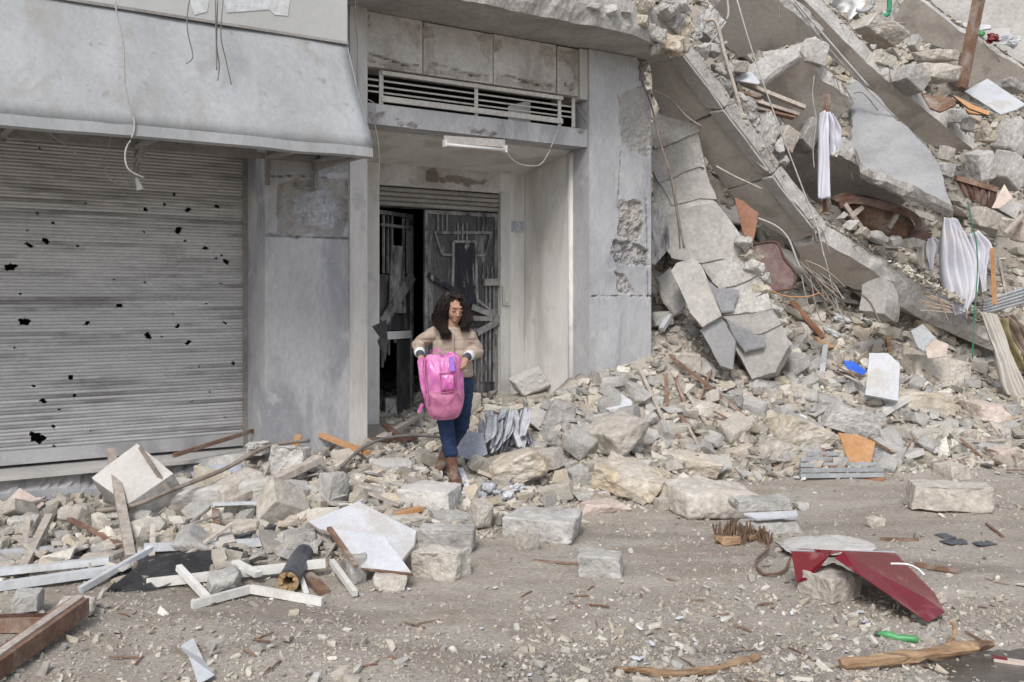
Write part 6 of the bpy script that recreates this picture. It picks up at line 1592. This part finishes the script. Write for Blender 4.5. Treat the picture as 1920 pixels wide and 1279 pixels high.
for i, me in enumerate(variants):
    me.materials.append(M[vm[i % 8]]); var_m.append(me)
zones = [('left', 'angular stone in the loose heap before the shutter and left pillar'), ('mid', 'angular stone in the loose heap between the doorway and the boulders'),
         ('right', 'angular stone in the loose heap under the leaning wall'), ('far', 'angular stone in the loose heap below the slabs at the right'), ('high', 'broken stone lying between the fallen slabs')]
def heapval(x, y):
    return float(gz(x, y))
cnt = 0; tries = 0
while cnt < 285 and tries < 60000:
    tries += 1
    high = rs6.random() < .24
    x, y = (rs6.uniform(-3.6, 6.0), rs6.uniform(5.6, 12.4)) if not high else (rs6.uniform(1.8, 7.8), rs6.uniform(12, 16.5))
    z = heapval(x, y)
    if z < .07: continue
    t, s = ts(x, y)
    if s > -.05 and t < 3.4 and not (.8 < t < 2.1 and s < 2.6): continue
    if abs(x - GP[0]) < .28 and -.9 < y - GP[1] < .3: continue
    px, py = visible(x, y, z)
    if not (-60 < px < 1980 and -40 < py < 1300): continue
    # keep the visible size roughly like the photo's mix
    sz = float(np.clip(rs6.lognormal(-2.05, .45), .07, .34)) * (1.25 if high else 1)
    if rs6.random() > .55 + .45 * (y / 12): continue
    o = bpy.data.objects.new('rubble_stone', var_m[rs6.integers(0, 16)]); COL.objects.link(o)
    o.location = (x, y, z - sz * .10)
    o.rotation_euler = (rs6.uniform(-.45, .45), rs6.uniform(-.45, .45), rs6.uniform(0, 6.28))
    o.scale = (sz * rs6.uniform(.8, 1.4), sz * rs6.uniform(.7, 1.1), sz * rs6.uniform(.6, 1.1))
    zone = 4 if high else (0 if px < 720 else 1 if px < 1150 else 2 if px < 1500 else 3)
    szw = 'small' if sz < .11 else 'mid sized' if sz < .18 else 'large'
    tag(o, f"{szw} {CW[o.data.materials[0].name]} loose stone {near_label(px, py)}", 'stone', 'loose stones of the rubble heap')
    cnt += 1

# broken masonry in plates and wedges, thick near the doorway and below the pillar
frag = []
for k in range(12):
    V, Fc = hull_mesh((1, .62 + .2 * (k % 2), .22 + .16 * (k % 3)), 1300 + k, 5, .78, 3, .022, .35 * (k % 2))
    me = bpy.data.meshes.new('masonry_fragment'); me.from_pydata((V - [0, 0, V[:, 2].min()]).tolist(), [], Fc)
    me.materials.append(M[['paleblock', 'greystone', 'beigestone', 'limestone', 'concrete_edge', 'greystone'][k % 6]]); frag.append(me)
CW['concrete_edge'] = 'rough grey'
cnt = 0
while cnt < 230:
    if cnt < 150: px, py = rs6.uniform(880, 1700), rs6.uniform(690, 900)
    elif cnt < 185: px, py = rs6.uniform(20, 760), rs6.uniform(890, 1060)
    else: px, py = rs6.uniform(1480, 1915), rs6.uniform(620, 880)
    p = G(px, py); x, y = p[0], p[1]; t, s_ = ts(x, y)
    if gz(x, y) < .06 or (s_ > -.12 and t < 3.4) or (abs(x - GP[0]) < .3 and -1.0 < y - GP[1] < .25): continue
    sz = float(np.clip(rs6.lognormal(-1.62, .42), .12, .46))
    o = bpy.data.objects.new('masonry_fragment', frag[rs6.integers(0, 12)]); COL.objects.link(o)
    o.location = (x, y, float(gz(x, y)) - sz * .03)
    o.rotation_euler = (rs6.uniform(-.5, .7), rs6.uniform(-.6, .6), rs6.uniform(0, 6.28)); o.scale = (sz, sz * rs6.uniform(.8, 1.2), sz * rs6.uniform(.8, 1.3))
    szw = 'small' if sz < .17 else 'mid sized' if sz < .26 else 'large'
    tag(o, f"{szw} {CW[o.data.materials[0].name]} masonry fragment {near_label(px, py)}", 'fragment', 'broken masonry fragments')
    cnt += 1

# thin broken floor plates jammed between the fallen slabs
plate = []
for k in range(8):
    V, Fc = hull_mesh((1, .6 + .15 * (k % 3), .12), 1500 + k, 7, .72, 4, .012)
    me = bpy.data.meshes.new('floor_plate'); me.from_pydata(V.tolist(), [], Fc)
    me.materials.append(M[['concrete', 'slab_soffit', 'concrete_edge', 'slab_top'][k % 4]]); plate.append(me)
PW = {'concrete': 'grey', 'slab_soffit': 'beige', 'concrete_edge': 'rough', 'slab_top': 'pale'}
for k in range(64):
    px, py = rs6.uniform(1330, 1915), rs6.uniform(20, 560)
    p = G(px, py)
    if ts(p[0], p[1])[0] < 3.5: continue
    sz = rs6.uniform(.35, .95)
    o = bpy.data.objects.new('floor_plate', plate[k % 8]); COL.objects.link(o)
    o.location = p + UP * .04 - np.array([0, .05, 0]); o.scale = (sz, sz * rs6.uniform(.7, 1.1), sz * rs6.uniform(.8, 1.3))
    o.rotation_euler = (R(rs6.uniform(10, 55)), R(rs6.uniform(10, 55)), R(rs6.uniform(-25, 60)))
    tag(o, f"{'small' if sz < .55 else 'mid sized' if sz < .75 else 'large'} {PW[o.data.materials[0].name]} floor plate {near_label(px, py)}", 'plate', 'broken floor plates in the ruin')

# ------------------------------------------------------------------ uncountable small stuff: one mesh each
def chips(name, n, sampler, smin, smax, palette, flat=(.4, 1.0), sub=False, sig=.5, zs=None):
    T = []
    for k in range(8):
        V, Fc = hull_mesh((1, .85, .75), 3000 + k, 3, .7, 0, 0)
        T.append((V, Fc))
    AV, AF, AC = [], [], []; off = 0
    if zs is None:
        xs, ys = sampler(n); zs = gz(xs, ys)
    else: xs, ys = sampler
    for i in range(len(xs)):
        V, Fc = T[i % 8]
        sz = float(np.clip(smin * math.exp(abs(rs6.normal(0, sig))), smin * .6, smax))
        a = rs6.uniform(0, 6.28); ca_, sa_ = math.cos(a), math.sin(a)
        tx, ty = rs6.uniform(-.5, .5, 2)
        q = V * np.array([sz * rs6.uniform(.7, 1.5), sz * rs6.uniform(.6, 1.1), sz * rs6.uniform(*flat)])
        q = q + np.stack([0 * q[:, 0], 0 * q[:, 0], q[:, 0] * tx + q[:, 1] * ty], 1)
        q = np.stack([q[:, 0] * ca_ - q[:, 1] * sa_, q[:, 0] * sa_ + q[:, 1] * ca_, q[:, 2]], 1)
        q = q + np.array([xs[i], ys[i], zs[i] + sz * .18])
        AV.append(q); AF += [[v + off for v in f] for f in Fc]; off += len(V)
        c = np.array(palette[rs6.integers(0, len(palette))]) * WARM * rs6.uniform(.8, 1.15)
        AC.append(np.tile(c, (len(V), 1)))
    V = np.vstack(AV); C = np.vstack(AC)
    me = bpy.data.meshes.new(name)
    me.from_pydata(V.tolist(), [], AF); me.materials.append(M['chips'])
    at = me.color_attributes.new('col', 'FLOAT_COLOR', 'POINT'); c4 = np.ones((len(V), 4)); c4[:, :3] = C; at.data.foreach_set('color', c4.ravel())
    o = bpy.data.objects.new(name, me); COL.objects.link(o); tag(o, kind='stuff')
    return o
PAL = [(.38, .365, .345), (.44, .42, .39), (.48, .455, .42), (.33, .325, .315), (.53, .515, .49), (.45, .41, .355), (.38, .345, .305), (.58, .57, .555), (.29, .28, .27), (.43, .43, .43)]
SPAL = [(.36, .335, .31), (.42, .39, .36), (.47, .445, .41), (.31, .295, .28), (.52, .50, .475), (.40, .36, .31)]
def samp_heap(x0, x1, y0, y1, zmin):
    def f(n):
        X, Y = [], []
        while len(X) < n:
            x = rs6.uniform(x0, x1, 4000); y = rs6.uniform(y0, y1, 4000); z = gz(x, y)
            t, s = ts(x, y)
            px = CX + F * x / y
            k = (z > zmin) & (px > -80) & (px < 2000) & ~((s > -.02) & (t < 3.36) & ~((t > .76) & (t < 2.15) & (s < 3)))
            # clumps
            k &= rs6.random(4000) < .35 + .65 * np.clip(.5 + fbm(np.stack([x, y, 0 * x], 1), 1.3, 77, 2), 0, 1)
            X += x[k].tolist(); Y += y[k].tolist()
        return np.array(X[:n]), np.array(Y[:n])
    return f
ex, ey, ez = [], [], []
for a_, b_, v_ in SLAB_EDGES:
    L_ = np.linalg.norm(b_ - a_)
    for q_ in range(int(90 * L_)):
        f_ = rs6.random()
        if vn(np.array([f_ * L_ * 1.6, a_[0], 1.0]), 1, 3) < -.25: continue
        p_ = a_ + (b_ - a_) * f_ + v_ * abs(rs6.normal(0, .16)) + NI * .03
        ex.append(p_[0]); ey.append(p_[1]); ez.append(p_[2] + rs6.uniform(-.01, .05))
chips('slab_top_rubble', len(ex), (np.array(ex), np.array(ey)), .03, .13, PAL, sig=.6, zs=np.array(ez))
for k, (a_, b_, v_) in enumerate(SLAB_EDGES):
    for q_ in range(5):
        f_ = rs6.uniform(.05, .95); p_ = a_ + (b_ - a_) * f_ - UP * .1
        d_ = -v_ * rs6.uniform(.08, .3) + D * rs6.uniform(-.15, .2); d_[2] = rs6.uniform(-.2, .08)
        path = smoothpath([p_ + v_ * .1, p_ - v_ * .03, p_ + d_ * .6 + UP * rs6.uniform(-.02, .06), p_ + d_ * 1.2 - UP * rs6.uniform(.0, .2)], 4)
        o = MB().tube(path, .007, 5).build('rebar_stub', 'rebar', None, True)
        tag(o, 'bent rebar stub ' + near_label(*visible(*p_)), 'rebar', 'rebar stubs on the slab edges')
def samp_street(n):
    X, Y = [], []
    while len(X) < n:
        y = 3.9 + 6.0 * rs6.random(6000) ** 1.5; x = rs6.uniform(-.56, .56, 6000) * y
        z = gz(x, y)
        k = (z < .12) & (rs6.random(6000) < .22 + .78 * np.clip(.35 + .9 * fbm(np.stack([x, y, 0 * x], 1), .9, 55, 3), 0, 1))
        k &= ~((((x - 2.45) / .55) ** 2 + ((y - 4.62) / .33) ** 2) < 1)
        X += x[k].tolist(); Y += y[k].tolist()
    return np.array(X[:n]), np.array(Y[:n])
chips('small_rubble', 8000, samp_heap(-3.8, 6.6, 5.5, 12.6, .05), .05, .19, PAL, sig=.55)
chips('rubble_chips', 15000, samp_heap(-3.8, 6.6, 5.5, 12.6, .035), .018, .05, PAL)
chips('ruin_rubble', 8000, samp_heap(1.6, 9.0, 11.6, 17.2, .8), .06, .26, PAL, sig=.6)
chips('street_gravel', 30000, samp_street, .006, .022, SPAL, (.4, .9))
chips('street_pebbles', 1900, samp_street, .018, .075, PAL, (.4, .9), sig=.6)
def samp_front(n):
    y = 4.25 + 1.5 * rs6.random(n) ** 2.0; x = rs6.uniform(-.5, .56, n) * y
    x = np.where(rs6.random(n) < .7, np.abs(x) * .9 + .0, x)
    return x, y
chips('front_rubble', 1900, samp_front, .014, .06, SPAL + PAL, (.4, .9))

# ------------------------------------------------------------------ little scraps one can count
def scatter_px(n, region, f):
    k = 0
    while k < n:
        px, py = rs6.uniform(region[0], region[2]), rs6.uniform(region[1], region[3])
        p = G(px, py)
        t, s = ts(p[0], p[1])
        if s > -.05 and t < 3.36: continue
        f(k, p); k += 1
def scrap(mt, label, grp, smax, nm, cat, flat=.06):
    def f(k, p):
        s_ = rs6.uniform(.4, 1) * smax
        V, Fc = hull_mesh((s_, s_ * rs6.uniform(.4, .9), max(.004, s_ * flat)), 5000 + int(rs6.integers(0, 900)), 4, .75, 1, .02)
        V = put(V, p + UP * .012, (rs6.uniform(-22, 22), rs6.uniform(-22, 22), rs6.uniform(0, 360)))
        tag(mk(nm, V, Fc, mt), label + ' ' + near_label(*visible(*p)), cat, grp)
    return f
scatter_px(34, (880, 1150, 1700, 1275), scrap('paper', 'small white shard', 'white shards on the street', .05, 'white_shard', 'shard'))
scatter_px(10, (330, 1060, 1000, 1200), scrap('paper', 'small white shard', 'white shards on the street', .04, 'white_shard', 'shard'))
scatter_px(46, (1000, 700, 1910, 900), scrap('paper', 'white tile shard', 'white shards on the heap', .13, 'tile_shard', 'shard', .1))
scatter_px(40, (960, 700, 1910, 890), scrap('greystone', 'flat grey plaster shard', 'plaster shards on the heap', .26, 'plaster_shard', 'shard', .13))
scatter_px(24, (60, 900, 760, 1080), scrap('greystone', 'flat grey plaster shard', 'plaster shards on the heap', .2, 'plaster_shard', 'shard', .14))
scatter_px(7, (1100, 680, 1900, 880), scrap('blue_plate', 'small bluish plastic bit', 'bluish bits on the heap', .10, 'plastic_bit', 'plastic', .2))
scatter_px(6, (1300, 1100, 1900, 1260), scrap('blue_plate', 'small bluish bit', 'bluish bits on the street', .04, 'plastic_bit', 'plastic', .2))
def twig(mt, label, grp, lmax, w):
    def f(k, p):
        a = rs6.uniform(0, 6.28); l = rs6.uniform(.4, 1) * lmax
        d = np.array([math.cos(a), math.sin(a), 0]) * l
        q_ = p + d; q_[2] = float(gz(q_[0], q_[1])) + rs6.uniform(.01, .08) * lmax
        mid = (p + q_) / 2 + UP * (w * 1.2 + .02 * lmax)
        tag(MB().tube(smoothpath([p + UP * w, mid, q_ + UP * w], 3), w * rs6.uniform(.6, 1.2), 5).build('twig', mt), label + ' ' + near_label(*visible(*p)), 'twig', grp)
    return f
scatter_px(40, (200, 1080, 1900, 1275), twig('wood_brown', 'thin brown twig', 'twigs on the street', .16, .005))
def slat(mt, label, grp, lmax, w, h):
    def f(k, p):
        a = rs6.uniform(0, 6.28); l = rs6.uniform(.4, 1) * lmax
        q_ = p + np.array([math.cos(a), math.sin(a), 0]) * l
        q_[2] = float(gz(q_[0], q_[1])) + rs6.uniform(.02, .12)
        tag(MB().bar(p + UP * .03, q_ + UP * .03, w * rs6.uniform(.5, 1.3), h).build('wood_sliver', mt), label + ' ' + near_label(*visible(*p)), 'wood', grp)
    return f
scatter_px(26, (980, 690, 1910, 890), slat('wood_grey', 'grey wood sliver', 'wood slivers on the heap', .5, .035, .018))
scatter_px(20, (980, 690, 1910, 890), slat('wood_brown', 'brown wood sliver', 'brown wood slivers on the heap', .5, .03, .018))
scatter_px(22, (20, 880, 760, 1080), slat('wood_grey', 'grey wood sliver', 'wood slivers on the heap', .4, .03, .016))
scatter_px(18, (1450, 430, 1900, 640), slat('wood_grey', 'grey splinter of wood', 'wood slivers between the slabs', .5, .035, .02))
